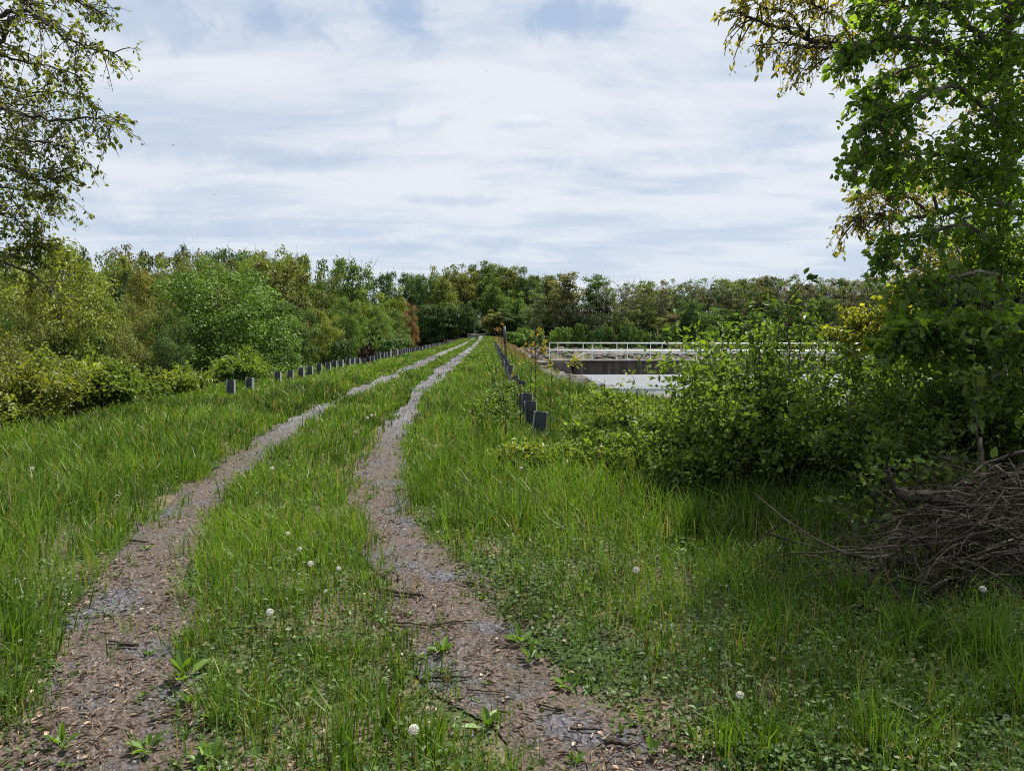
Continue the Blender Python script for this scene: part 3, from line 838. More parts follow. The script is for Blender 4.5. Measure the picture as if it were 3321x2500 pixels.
# ------------------------------------------------------------------ trees of the woods
def tree_mesh(seed, H, Rr, base, ncl, nleaf, ls, sparse=0.0, shape='oak', trunk_r=None):
    """returns (trunk mesh, crown mesh): tapered trunk with a limb to every leaf clump"""
    g = np.random.default_rng(seed)
    tr = MB()
    r0 = trunk_r or H * .015
    k = 8
    path = np.c_[np.cumsum(g.normal(0, H * .008, k)), np.cumsum(g.normal(0, H * .008, k)), np.linspace(-.6, H * .74, k)]
    tr.tube(path, np.linspace(1, .18, k) ** .8 * r0, 7)
    cz0, cz1 = base * H, H
    cc = []
    tries = 0
    while len(cc) < ncl and tries < 4000:
        tries += 1
        d = g.normal(size=3); d /= np.linalg.norm(d)
        rr = g.random() ** .42
        p = d * rr
        if shape == 'cone':
            zt = g.random() ** 1.3; a = g.uniform(0, 6.28); q = (1 - zt) * (.35 + .65 * g.random())
            c = np.array([math.cos(a) * q * Rr, math.sin(a) * q * Rr, cz0 + zt * (cz1 - cz0)])
        else:
            zc = (p[2] + 1) / 2
            wid = {'oak': 1.0, 'tall': .85 + .3 * zc, 'vase': .55 + .6 * zc, 'round': 1.0}[shape]
            # a domed crown rather than an egg: wide up to the shoulders, no lone clump at the pole
            k_ = min(1.9, .92 / math.sqrt(max(.12, 1 - .82 * p[2] ** 2)))
            c = np.array([p[0] * Rr * wid * k_, p[1] * Rr * wid * k_, cz0 + zc * (cz1 - cz0) * (.93 - .10 * math.hypot(p[0], p[1]))])
        if all(np.linalg.norm((c - q) / np.array([1, 1, .8])) > Rr * (.24 if ls > .25 else .17) for q in cc) or tries > 2500: cc.append(c)
    lf = MB()
    for c in cc:
        hz = max(.12 * H, c[2] - (.25 + .35 * g.random()) * math.hypot(c[0], c[1]) - .06 * H)
        hz = min(hz, H * .72)
        i = np.interp(hz, path[:, 2], np.arange(k)); a = np.array([np.interp(hz, path[:, 2], path[:, 0]), np.interp(hz, path[:, 2], path[:, 1]), hz])
        m_ = (a + c) / 2 + np.array([0, 0, -.05 * H * g.random()])
        L_ = np.linalg.norm(c - a)
        tr.tube(bez(a, m_, c, 5), np.linspace(1, .25, 5) * max(.02, r0 * (.32 if ls > .25 else .24) * (1 - hz / H * .5)), 4, cap=False)
        cr = Rr * (g.uniform(.20, .34) if ls > .25 else g.uniform(.14, .235)) * (.8 if shape == 'cone' else 1)
        if sparse > 0:
            for _ in range(3):
                e = c + g.normal(0, cr * .8, 3) + np.array([0, 0, cr * .4]); tr.tube(bez(c, (c + e) / 2 + g.normal(0, cr * .15, 3), e, 4), np.linspace(.05, .02, 4), 3, cap=False)
        n = int(.78 * nleaf / ncl * g.uniform(.6, 1.4) * (1 - sparse * g.random()))
        d = g.normal(size=(n, 3)); d /= np.linalg.norm(d, axis=1)[:, None]
        d[:, 2] = np.where((d[:, 2] < 0) & (g.random(n) < .55), -d[:, 2], d[:, 2])
        rad = g.random(n) ** .34
        lump = 1 + .35 * np.sin(d[:, 0] * 5 + c[0]) * np.cos(d[:, 1] * 5 + c[1])
        P = c + d * (rad * lump)[:, None] * cr * np.array([1.1, 1.1, .78])
        nn = d * .8 + np.array([0, 0, .7]) + g.normal(0, .55, (n, 3))
        ax = np.cross(nn, g.normal(size=(n, 3)))
        L = ls * g.uniform(.6, 1.4, n)
        v = np.clip(g.normal(.42, .17, n) + g.normal(0, .10), 0, 1)
        lf.leaves(P, ax, nn, L, L * .8, v)
    # thinner leaf all through the crown, so that clumps run into each other
    n = int((.16 if ls > .25 else .07) * nleaf * (1 - .6 * sparse)); cc = np.array(cc); i = g.integers(0, len(cc), n); j = g.integers(0, len(cc), n)
    near = np.linalg.norm(cc[i] - cc[j], axis=1) < Rr * 1.1
    i, j = i[near], j[near]; n = len(i); f = g.random((n, 1))
    P = cc[i] * f + cc[j] * (1 - f) + g.normal(0, Rr * .13, (n, 3))
    nn = np.array([0, 0, .8]) + g.normal(0, .6, (n, 3)); L = ls * g.uniform(.6, 1.3, n)
    lf.leaves(P, np.cross(nn, g.normal(size=(n, 3))), nn, L, L * .8, np.clip(g.normal(.38, .17, n), 0, 1))
    return tr, lf, H, Rr

_variants = {}
def variant(name):
    if name not in _variants:
        spec = dict(
            wide0=(11, 16, 6.5, .08, 120, 34000, .20, 0, 'oak'), wide1=(12, 17, 6.0, .10, 110, 30000, .20, .0, 'oak'), wide2=(13, 15, 5.5, .06, 105, 28000, .19, .0, 'round'),
            mid0=(21, 18, 4.6, .10, 64, 9500, .36, .1, 'oak'), mid1=(22, 20, 4.2, .12, 62, 9500, .36, .1, 'oak'), mid2=(23, 17, 5.0, .08, 66, 10000, .36, 0, 'oak'), mid3=(24, 19, 4.0, .20, 52, 7500, .36, .3, 'tall'),
            thin0=(31, 18, 2.8, .14, 46, 2900, .34, .5, 'tall'), thin1=(32, 19, 2.5, .18, 44, 2400, .34, .55, 'tall'), thin2=(33, 17, 3.2, .10, 48, 3600, .34, .4, 'oak'), thin3=(34, 18, 2.6, .16, 42, 1700, .32, .65, 'tall'),
            bare0=(41, 18, 2.8, .35, 40, 500, .32, .8, 'tall'),
            pine0=(51, 18, 3.2, .18, 46, 6000, .36, 0, 'cone'),
            shrub0=(61, 5, 3.0, .04, 26, 3200, .36, 0, 'round'), shrub1=(62, 4.5, 3.2, .03, 24, 2800, .34, .1, 'round'))[name]
        seed, H, Rr, base, ncl, nl, ls, sp, shp = spec
        tr, lf, H, Rr = tree_mesh(seed, H, Rr, base, ncl, nl, ls, sp, shp)
        lv = np.concatenate(lf.V)
        H = float(np.percentile(lv[:, 2], 99.6)); Rr = float(np.percentile(np.hypot(lv[:, 0], lv[:, 1]), 94))
        bark = M_BARK if not name.startswith(('thin', 'bare')) else M_PALEBARK
        _variants[name] = (tr.data('trunk', bark, True), lf.data('crown', M_WOODLEAF), H, Rr)
    return _variants[name]

COLS = dict(green=(.084, .148, .028), deep=(.054, .108, .026), bright=(.100, .180, .030), yellow=(.142, .185, .032), ochre=(.160, .172, .044), olive=(.112, .142, .034),
            rust=(.19, .115, .072), grey=(.112, .120, .062), dark=(.036, .062, .024), pale=(.14, .19, .08))
WORD = dict(green='mid green', deep='deep green', bright='bright green', yellow='yellow-green', ochre='ochre-tinged', olive='olive', rust='reddish brown', grey='grey-green', dark='blackish green', pale='pale silvery green')
placed = []
def wood_tree(kind, u, vtop, depth, hw, colour, zone, name='tree', label=None, cat='tree', sink=0.0):
    trm, crm, H, Rr = variant(kind)
    top = at(u, vtop, depth)
    x, y = top[0], depth
    z0 = float(gz(x, y)) - sink
    sz = max((top[2] - z0) / H, .12)
    sx = hw * depth / FPX / Rr
    o = empty(name, (x, y, z0), random.uniform(0, 6.28))
    o.scale = (sx, sx, sz)
    c = np.array(COLS[colour]) * rng.uniform(.86, 1.16) * np.array([rng.uniform(.88, 1.08), 1, rng.uniform(.85, 1.2)])
    link('trunk', trm, o); link('crown', crm, o, c)
    tag(o, label, cat)
    placed.append(dict(o=o, u=u, depth=depth, zone=zone, colour=colour, kind=kind, label=label, name=name))
    return o

# --- the wood below the left side of the dam
LT = [  # kind, u, vtop, depth, half-width px, colour, label
    ('wide0', 715, 868, 62, 230, 'green', 'broad mid green tree, the largest crown of the wood below the left posts'),
    ('wide1', 130, 795, 46, 190, 'yellow', 'big yellow-green tree at the left edge, reaching up into the hanging branches'),
    ('wide2', 335, 868, 70, 95, 'yellow', 'yellow-green spreading tree with limbs showing, between the edge tree and the broad green crown'),
    ('wide2', 60, 1010, 38, 120, 'olive', 'low olive tree at the left edge, under the big yellow-green tree'),
    ('wide1', 480, 885, 84, 95, 'ochre', 'ochre-tinged crown left of and behind the broad green tree'),
    ('wide0', 640, 838, 92, 120, 'ochre', 'tallest ochre-tinged crown, rising behind the broad green tree'),
    ('wide2', 420, 985, 56, 95, 'olive', 'olive round tree standing left of the broad green tree, above the thicket'),
    ('wide1', 250, 1010, 50, 80, 'yellow', 'low yellow-green tree above the thicket, right of the edge tree'),
    ('wide2', 545, 1010, 52, 75, 'deep', 'deep green low tree tucked against the broad green crown'),
    ('wide1', 865, 975, 66, 95, 'green', 'mid green tree leaning on the right side of the broad crown'),
    ('wide2', 945, 985, 72, 80, 'deep', 'deep green rounded tree behind the post row, fourth crown right of the ochre ones'),
    ('mid0', 905, 855, 96, 95, 'olive', 'olive thinly leaved tree on the slope behind the deep green rounded one'),
    ('wide0', 870, 822, 118, 120, 'yellow', 'wide yellow-green crown on the ridge left of the tall open tree'),
    ('mid0', 1140, 842, 112, 62, 'green', 'tall open-crowned tree standing above its neighbours, sky showing through its top'),
    ('wide2', 1050, 1010, 78, 62, 'yellow', 'small yellow-green tree close behind the middle of the post row'),
    ('mid2', 1060, 900, 104, 70, 'olive', 'olive tree left of the tall open-crowned tree'),
    ('wide1', 1130, 968, 86, 62, 'bright', 'bright green tree just behind the two dark withered shrubs'),
    ('mid2', 1195, 945, 100, 60, 'yellow', 'yellow-green tree right of the tall open-crowned tree'),
    ('wide2', 1235, 985, 96, 52, 'bright', 'bright green tree behind the pale yellow marker posts'),
    ('wide1', 1285, 1005, 104, 42, 'green', 'mid green tree immediately left of the rusty tree'),
    ('wide2', 1322, 985, 112, 34, 'rust', 'reddish brown tree by the far stretch of the post row'),
    ('mid2', 1275, 925, 128, 45, 'yellow', 'yellow-green crown above and left of the rusty tree'),
    ('mid1', 588, 800, 190, 34, 'dark', 'small blackish pointed tree poking above the left skyline'),
    ('mid2', 375, 800, 165, 60, 'grey', 'grey-brown domed tree on the left skyline, nearest to the hanging branches'),
    ('mid0', 250, 806, 160, 38, 'deep', 'deep green upright tree on the left skyline, partly behind hanging leaves'),
    ('mid2', 455, 826, 150, 60, 'dark', 'blackish round tree on the ridge between the domed and the pointed tree'),
    ('mid2', 690, 812, 170, 70, 'deep', 'deep green clump of crown on the skyline right of the pointed blackish tree'),
    ('mid0', 745, 818, 168, 50, 'deep', 'second deep green crown on the skyline right of the pointed blackish tree'),
    ('mid2', 820, 826, 150, 70, 'ochre', 'ochre-yellow domed crown on the skyline, right of the deep green pair'),
    ('mid0', 955, 828, 140, 55, 'yellow', 'yellow-green crown at the dip of the skyline, right of the ochre dome'),
    ('mid2', 1010, 862, 150, 45, 'deep', 'deep green crown in the skyline dip left of the tall open tree'),
]
for kd, u, vt, dp, hw, cl, lb in LT: wood_tree(kd, u, vt, dp, hw, cl, 'left', label=lb)
def fill_row(kinds, u0, u1, step, vfun, depth, dj, hw, pal, zone, jit=14, name='tree', cat='tree'):
    u = u0
    while u < u1:
        uu = u + random.uniform(-.35, .35) * step
        wood_tree(random.choice(kinds), uu, vfun(uu) + random.uniform(-jit, jit), depth + random.uniform(-dj, dj), hw * random.uniform(.8, 1.25), random.choice(pal), zone, name=name, cat=cat)
        u += step
I = lambda xs, ys: (lambda u: float(np.interp(u, xs, ys)))
fill_row(['wide0', 'wide1', 'wide2'], -60, 430, 110, I([0, 400, 700, 1000], [1040, 1050, 1050, 1060]), 48, 4, 80, ['green', 'olive', 'deep'], 'lower left wood')
fill_row(['wide0', 'wide1', 'mid2'], -40, 1000, 100, I([0, 300, 600, 1000], [890, 900, 890, 900]), 102, 8, 80, ['olive', 'yellow', 'green', 'ochre'], 'middle left wood')
fill_row(['mid0', 'mid2', 'mid2'], -40, 1180, 62, I([0, 250, 600, 950, 1180], [818, 830, 832, 838, 890]), 172, 12, 66, ['deep', 'grey', 'green', 'olive', 'deep'], 'left ridge')
fill_row(['mid2', 'mid0', 'mid2'], -40, 1150, 74, I([0, 250, 600, 950, 1150], [832, 842, 842, 852, 900]), 152, 8, 58, ['deep', 'green', 'olive', 'yellow'], 'ridge front row', 10)
fill_row(['wide2', 'mid2'], 1000, 1340, 52, I([1000, 1340], [1050, 1060]), 92, 8, 40, ['deep', 'green', 'bright'], 'lower left wood')
fill_row(['mid0', 'mid2', 'mid1'], 1180, 1400, 45, I([1180, 1290, 1400], [895, 890, 900]), 260, 15, 36, ['deep', 'green'], 'left ridge', 8)

# --- the wood at the far end of the dam
ET = [
    ('mid2', 1432, 868, 212, 52, 'yellow', 'yellow-green tall tree at the left end of the wood beyond the gate'),
    ('mid0', 1372, 905, 216, 52, 'deep', 'deep green tree between the rusty tree and the wood beyond the gate'),
    ('mid2', 1500, 858, 226, 50, 'olive', 'olive tall tree left of the gate, second of the wood beyond it'),
    ('mid1', 1562, 850, 232, 46, 'green', 'tallest mid green tree, straight behind the far gate'),
    ('mid0', 1622, 858, 236, 46, 'yellow', 'yellow-green tall tree just right of the one behind the gate'),
    ('mid2', 1595, 900, 214, 44, 'green', 'rounded light green tree standing forward, right of the gate'),
    ('mid1', 1668, 866, 238, 42, 'ochre', 'ochre-topped tree on the skyline above the timber pole'),
    ('mid2', 1712, 868, 220, 44, 'deep', 'deep green full tree right of the timber pole'),
    ('mid2', 1668, 945, 206, 40, 'bright', 'short bright green tree in front, right of the timber pole'),
    ('mid3', 1775, 896, 226, 44, 'olive', 'olive tree between the deep green tree and the yellow oak'),
    ('mid3', 1838, 886, 200, 62, 'ochre', 'yellow-ochre oak with dark forking limbs, left of the bridge railing end'),
    ('thin2', 1735, 945, 198, 42, 'pale', 'pale green small-leaved tree below the yellow oak'),
    ('mid3', 1935, 890, 206, 48, 'green', 'umbrella-topped green tree above the railing end of the bridge'),
]
for kd, u, vt, dp, hw, cl, lb in ET: wood_tree(kd, u, vt, dp, hw, cl, 'end', label=lb)
fill_row(['mid2', 'wide2', 'mid0'], 1352, 1560, 42, I([1350, 1560], [1000, 985]), 202, 3, 40, ['deep', 'green', 'deep'], 'wood edge beside the gate')
fill_row(['mid2', 'wide2', 'mid0'], 1600, 1800, 42, I([1600, 1800], [1000, 1010]), 203, 3, 36, ['deep', 'green', 'olive'], 'wood edge beside the gate')
fill_row(['mid1', 'mid0'], 1360, 1800, 48, I([1360, 1600, 1800], [890, 872, 900]), 262, 12, 40, ['green', 'yellow', 'deep', 'olive'], 'wood behind the gate')

fill_row(['shrub0', 'shrub1'], 1380, 1800, 48, I([1380, 1800], [1050, 1055]), 212, 4, 44, ['deep', 'dark', 'green'], 'shrubs under the gate wood', 12, 'shrub', 'shrub')

# --- the wood on the far shore of the lake
fill_row(['thin0', 'thin1', 'thin2', 'thin3'], 1800, 2960, 36, I([1800, 1990, 2250, 2560, 2960], [950, 930, 926, 924, 920]), 202, 6, 34, ['olive', 'grey', 'olive', 'grey', 'ochre', 'green'], 'far shore wood', 14)
fill_row(['mid2', 'mid0', 'mid3', 'thin2', 'bare0'], 1960, 3250, 36, I([1960, 2250, 2600, 2900, 3250], [914, 906, 902, 898, 905]), 224, 7, 44, ['olive', 'green', 'grey', 'deep', 'yellow'], 'skyline of the far shore wood', 8)
fill_row(['mid2', 'thin2', 'mid0'], 1830, 2960, 44, I([1830, 2960], [1000, 985]), 193, 4, 36, ['green', 'deep', 'olive', 'dark', 'grey'], 'front of the far shore wood', 25)
fill_row(['shrub0', 'shrub1'], 1660, 2960, 46, I([1660, 2960], [1062, 1060]), 188, 3, 32, ['deep', 'green', 'pale', 'dark', 'bright'], 'shrubs on the far shore', 16, 'shrub', 'shrub')
fill_row(['shrub0', 'shrub1'], 1900, 2960, 62, I([1900, 2200, 2960], [1122, 1112, 1108]), 118, 1.5, 40, ['deep', 'green', 'dark', 'olive'], 'stone bank behind the bridge', 9, 'shrub', 'shrub')
fill_row(['mid2', 'mid0'], 2960, 3420, 70, I([2960, 3420], [960, 960]), 196, 5, 55, ['green', 'deep', 'olive'], 'front of the far shore wood', 15)
fill_row(['shrub0', 'shrub1'], 900, 1340, 80, I([900, 1340], [1120, 1085]), 78, 6, 45, ['deep', 'green'], 'hollow below the left posts', 12, 'shrub', 'shrub')
# labels of the filled rows: colour, row and place counted along the row
zones = {}
for p in placed:
    if p['label'] is None: zones.setdefault((p['zone'], p['name']), []).append(p)
for (zone, nm), ps in zones.items():
    ps.sort(key=lambda p: p['u'])
    cnt = {}
    for p in ps:
        extra = {'thin': 'slender sparse', 'bare': 'nearly bare', 'pine': 'pointed', 'shru': 'low', 'wide': 'spreading', 'mid0': 'full', 'mid1': 'tall', 'mid2': 'full', 'mid3': 'open'}[p['kind'][:4]]
        key = (p['colour'], extra); k = cnt.get(key, 0); cnt[key] = k + 1
        tag(p['o'], f"{ordinal(k)} {WORD[p['colour']]} {extra} {nm} from the left, {zone}", p['name'], zone)

# ------------------------------------------------------------------ shrubs close to the road
def shrub(cx, cy, w, d, h, nst, nleaf, ls, colour, label, name='shrub', bare=.0, arch=.7, aspect=.6, stem_r=.008, z=None, group=None, loose=False):
    o = empty(name, (cx, cy, float(gz(cx, cy)) if z is None else z))
    st, lf = MB(), MB()
    tips = []
    per = max(1, int(nleaf / nst))
    for i in range(nst):
        a = rng.uniform(0, 2 * math.pi); q = rng.random() ** .6
        b0 = np.array([math.cos(a) * w * .22 * rng.random(), math.sin(a) * d * .22 * rng.random(), -.05])
        hh = h * rng.uniform(.55, 1.0) * (1 - .35 * q * q)
        e = np.array([math.cos(a) * w * .5 * q, math.sin(a) * d * .5 * q, hh])
        if loose: e[2] = h * (rng.uniform(.45, 1.05) ** 1.2) * (1 - .30 * q); e[:2] *= 1.15; hh = e[2]
        if rng.random() < arch: e[2] *= rng.uniform(.55, .95)
        mid = np.array([b0[0] * .7 + e[0] * .3, b0[1] * .7 + e[1] * .3, max(hh, e[2]) * rng.uniform(.75, 1.1)])
        P = bez(b0, mid, e, 8)
        st.tube(P, np.linspace(1, .3, 8) * stem_r * rng.uniform(.7, 1.4), 5, v=rng.random(), cap=False)
        # side twigs
        for _ in range(5):
            t = rng.uniform(.3, 1); j = t * 7; i0 = int(min(j, 6)); p = P[i0] + (P[i0 + 1] - P[i0]) * (j - i0)
            dv = rng.normal(0, 1, 3); dv[2] = abs(dv[2]) * .6; dv /= np.linalg.norm(dv)
            L_ = rng.uniform(.12, .34) * max(.5, min(1.3, h))
            e2 = p + dv * L_
            st.tube(bez(p, p + dv * L_ * .5 + np.array([0, 0, .04]), e2, 4), np.linspace(1, .4, 4) * stem_r * .42, 3, v=rng.random(), cap=False)
            n = max(1, int(per / 6 * rng.uniform(.4, 1.6) * (1 - bare)))
            tt = rng.random(n)
            C = p + (e2 - p) * tt[:, None] + rng.normal(0, .045 * max(1, h), (n, 3))
            A = dv + rng.normal(0, .8, (n, 3)); A[:, 2] -= .15
            Nn = np.array([0, 0, 1.0]) + rng.normal(0, .55, (n, 3))
            L = ls * np.clip(rng.lognormal(-.12, .36, n), .35, 1.7)
            lf.leaves(C, A, Nn, L, L * aspect, np.clip(rng.normal(.45, .2, n), 0, 1))
        n = max(1, int(per / 6 * (1 - bare)))
        j = rng.uniform(2, 6.99, n); i0 = j.astype(int)
        C = P[i0] + (P[i0 + 1] - P[i0]) * (j - i0)[:, None] + rng.normal(0, .03, (n, 3))
        L = ls * rng.uniform(.6, 1.2, n)
        lf.leaves(C, unit(n), np.array([0, 0, 1.0]) + rng.normal(0, .5, (n, 3)), L, L * aspect, np.clip(rng.normal(.45, .2, n), 0, 1))
    st.build('stems', M_BARK, o, smooth=True)
    if lf.n: lf.build('foliage', M_LEAF, o, colour)
    tag(o, label, 'shrub', group)
    return o

Y1, Y2, GD, G2 = (.125, .178, .030), (.104, .166, .028), (.084, .145, .026), (.100, .168, .028)
# thicket on the left beyond the grass
lefts = [(-8.6, 11.6, 3.2, 2.6, 1.62, 'low yellow-green thicket shrub at the left edge of the verge'),
         (-10.3, 13.4, 3.4, 3.0, 2.35, 'tall yellow-green thicket shrub at the left edge behind the low one'),
         (-8.7, 14.2, 3.0, 2.6, 1.87, 'yellow-green thicket shrub, third along the verge before the first grey post'),
         (-9.6, 16.6, 3.2, 3.0, 2.23, 'arching yellow-green shrub in the middle of the left thicket'),
         (-8.5, 17.6, 2.4, 2.4, 1.40, 'yellow-green shrub just left of the first grey post of the left row'),
         (-9.9, 19.6, 3.0, 2.8, 1.83, 'bushy yellow-green shrub behind the first grey post of the left row'),
         (-8.9, 21.8, 2.2, 2.6, 1.16, 'low yellow-green shrub behind the second grey post of the left row'),
         (-8.3, 25.0, 1.8, 2.2, 1.22, 'yellowish shrub half hiding the third grey post of the left row'),
         (-12.2, 15.5, 3.6, 3.4, 3.29, 'tall leafy shrub farther down the bank behind the left thicket'),
         (-12.0, 20.5, 3.6, 3.4, 3.17, 'leafy shrub down the bank, right of the tall one behind the thicket'),
         (-8.9, 28.5, 1.6, 2.0, 1.40, 'thin-leaved shrub with a bent twig behind the fourth post of the left row')]
for i, (x, y, w, d, h, lb) in enumerate(lefts):
    shrub(x, y, w, d, h, 34, 5200 if i < 8 else 3600, .075 + .0008 * y, [Y1, Y2, (.115, .145, .028)][i % 3], lb, group='shrubs of the left thicket')
# sunlit low shrubs around the near post and down to the lake
rights = [(1.55, 10.2, 1.4, 1.2, .58, 5200, .055, Y2, 'low sunlit shrub in front of the nearest lake-side post'),
          (2.35, 10.2, 1.9, 1.6, .64, 7000, .055, Y1, 'yellow-green shrub just right of the nearest lake-side post'),
          (.0, 12.6, .8, 1.2, .60, 3000, .058, GD, 'dark green shrub at the grass side of the lake-side posts'),
          (2.1, 12.6, 1.8, 1.6, .58, 6000, .058, Y1, 'yellow-green shrub behind the nearest lake-side post'),
          (3.4, 12.3, 2.0, 1.8, .72, 5000, .058, Y2, 'leafy shrub against the lake, sprigs rising over the water'),
          (3.0, 9.4, 1.8, 1.5, .85, 6000, .055, G2, 'green shrub left of the tall lakeside bush'),
          (2.2, 15.5, 2.2, 2.0, .55, 3800, .065, G2, 'shrub with brownish twigs on the bank above the riprap'),
          (4.8, 15.0, 2.4, 2.2, .62, 3600, .065, Y2, 'shrub at the water edge, behind the leafy sprigs'),
          (2.1, 7.7, 1.5, 1.2, .62, 5200, .045, G2, 'low dark-stemmed shrub in the grass before the tall bush'),
          (1.5, 8.7, 1.6, 1.2, .60, 5600, .050, Y2, 'low sunlit shrub in the grass before the nearest lake-side post'),
          (.55, 9.2, 1.2, .9, .36, 3600, .050, Y1, 'lowest yellow-green shrub, left of the nearest lake-side post'),
          (2.3, 8.9, 1.6, 1.3, .80, 6200, .050, G2, 'green shrub between the low sunlit one and the tall bush'),
          (.45, 17.6, .9, 1.6, .62, 2600, .06, GD, 'dark green shrub hiding part of the lake-side post row'),
          (.15, 15.4, .8, 1.2, .66, 2200, .06, GD, 'small green shrub crowding the third lake-side post')]
for (x, y, w, d, h, nl, ls, c, lb) in rights:
    shrub(x, y, w, d, h, 30, nl, ls, c, lb, group='low shrubs by the lake-side posts')
talls = [(3.0, 8.3, 2.5, 1.8, 2.0, 64, 9000, .066, G2, 'tall green bush hiding the middle of the bridge'),
         (2.6, 7.5, 1.7, 1.3, 1.40, 36, 9000, .058, G2, 'green bush on the near left flank of the tall lakeside bush'),
         (4.5, 8.0, 2.3, 1.8, 1.62, 48, 8500, .070, GD, 'broad dark bush between the tall bush and the tree trunk'),
         (3.7, 6.9, 1.8, 1.3, 1.15, 34, 8000, .058, GD, 'dark bush right behind the heap of dead branches'),
         (5.2, 7.0, 2.0, 1.6, 1.55, 38, 8500, .068, GD, 'shaded bush at the right edge behind the brush heap'),
         (5.9, 10.4, 2.4, 2.0, 2.0, 38, 9000, .065, G2, 'bush behind the leaning trunk'),
         (4.6, 10.8, 2.2, 1.8, .95, 30, 4500, .062, Y2, 'bush by the water, seen over the broad dark bush')]
for (x, y, w, d, h, ns, nl, ls, c, lb) in talls:
    shrub(x, y, w, d, h, ns, nl, ls, c, lb, arch=.3, loose=True, group='bushes around the lakeside')

# ------------------------------------------------------------------ saplings with leafy tips
def sapling(path_uv, depth, r, tipn, spread, ls, colour, label, name='sapling', extra=()):
    pts = [at(u, v, depth) for u, v in path_uv]
    base = pts[-1].copy(); base[2] = float(gz(base[0], base[1])) - .05
    pts.append(base) if pts[-1][2] > base[2] + .05 else None
    pts = np.array(pts[::-1])
    o = empty(name, tuple(base))
    K = 4 * len(pts)
    t = np.linspace(0, len(pts) - 1, K); P = np.stack([np.interp(t, np.arange(len(pts)), pts[:, k]) for k in range(3)], -1) - base
    P[1:-1] += rng.normal(0, .006, (K - 2, 3))
    st = MB(); st.tube(P, np.linspace(1, .45, K) * r, 6, v=.4)
    lf = MB()
    def tuft(c, n, sp):
        for _ in range(max(2, n // 7)):
            e = c + rng.normal(0, sp, 3) * np.array([1, 1, .7])
            st.tube(bez(c - np.array([0, 0, sp * .6]), (c + e) / 2, e, 4), np.linspace(.6, .25, 4) * r, 3, cap=False)
            k = 7; A = (e - c) + rng.normal(0, sp * .8, (k, 3)); A[:, 2] -= sp * .3
            L = ls * rng.uniform(.6, 1.3, k)
            lf.leaves(e + rng.normal(0, sp * .3, (k, 3)), A, np.array([0, 0, 1.0]) + rng.normal(0, .5, (k, 3)), L, L * .55, np.clip(rng.normal(.5, .2, k), 0, 1))
    if tipn: tuft(P[-1], tipn, spread)
    for (fr, n, sp) in extra: tuft(P[int(fr * (K - 1))], n, sp)
    st.build('stem', M_BARK, o, smooth=True)
    if lf.n: lf.build('foliage', M_LEAF, o, colour)
    tag(o, label, 'sapling', 'thin saplings by the lake-side posts')
sapling([(1566, 1132), (1584, 1190), (1620, 1280), (1640, 1360)], 11.5, .010, 0, .1, .05, Y1, 'bare leaning whip, the longest left of the lake-side posts')
sapling([(1592, 1142), (1606, 1180), (1626, 1260), (1640, 1330)], 12.0, .009, 0, .1, .05, Y1, 'shorter pale-tipped bare whip beside the longest one')
sapling([(1622, 1060), (1626, 1110), (1630, 1180), (1634, 1290)], 13.0, .006, 7, .05, .05, (.17, .10, .03), 'thin sapling with orange leaves beside the timber pole', extra=((.9, 7, .04),))
sapling([(1735, 1118), (1737, 1180), (1736, 1250), (1735, 1330)], 12.6, .013, 42, .15, .085, (.16, .125, .028), 'sapling topped by a cluster of red-yellow leaves', extra=((.93, 14, .14),))
sapling([(1668, 1132), (1674, 1180), (1683, 1240), (1690, 1290)], 13.5, .009, 0, .1, .05, Y1, 'bare slender stem between the timber pole and the red-yellow sapling')
sapling([(1722, 1160), (1722, 1210), (1718, 1290)], 13.2, .009, 6, .10, .06, G2, 'thin stem close behind the red-yellow sapling')
sapling([(1853, 1185), (1848, 1215), (1846, 1265), (1844, 1320)], 12.8, .008, 34, .13, .075, (.19, .20, .03), 'yellow-leaved sapling in front of the bridge abutment')
sapling([(1692, 1188), (1689, 1230), (1688, 1280)], 13.0, .007, 12, .09, .065, (.18, .20, .03), 'small sapling with a few lemon-yellow leaves')
sapling([(1790, 1215), (1786, 1260), (1784, 1340), (1784, 1440)], 11.5, .009, 20, .14, .08, G2, 'green-leaved sapling between the near post and the riprap', extra=((.8, 10, .12),))
sapling([(2548, 960), (2556, 1040), (2560, 1150), (2562, 1300)], 7.6, .010, 40, .12, .075, (.05, .095, .02), 'tall leafy shoot rising above the tall green bush', extra=((.9, 30, .14), (.8, 34, .16), (.72, 30, .18)))
sapling([(2880, 1060), (2900, 1250), (2930, 1500)], 8.6, .010, 30, .2, .07, Y2, 'upright shoot right of the tall green bush, over the railing', extra=((.8, 30, .2), (.65, 30, .22)))
sapling([(3160, 1160), (3168, 1300), (3172, 1480)], 6.2, .009, 22, .14, .11, (.075, .13, .03), 'broad-leaved shoot in front of the leaning trunk', extra=((.85, 16, .14), (.7, 16, .14), (.55, 12, .14)))
sapling([(2735, 1210), (2755, 1350), (2765, 1560)], 7.0, .010, 20, .16, .07, GD, 'dark upright stem through the broad dark bush', extra=((.8, 18, .16),))
sapling([(2060, 1225), (2066, 1290), (2070, 1350)], 11.8, .007, 26, .14, .075, Y1, 'leafy sprig standing out against the bright water', extra=((.75, 18, .14),))
sapling([(1960, 1230), (1962, 1290), (1966, 1340)], 12.0, .007, 20, .14, .07, G2, 'shorter sprig against the water, left of the leafy one', extra=((.7, 14, .14),))

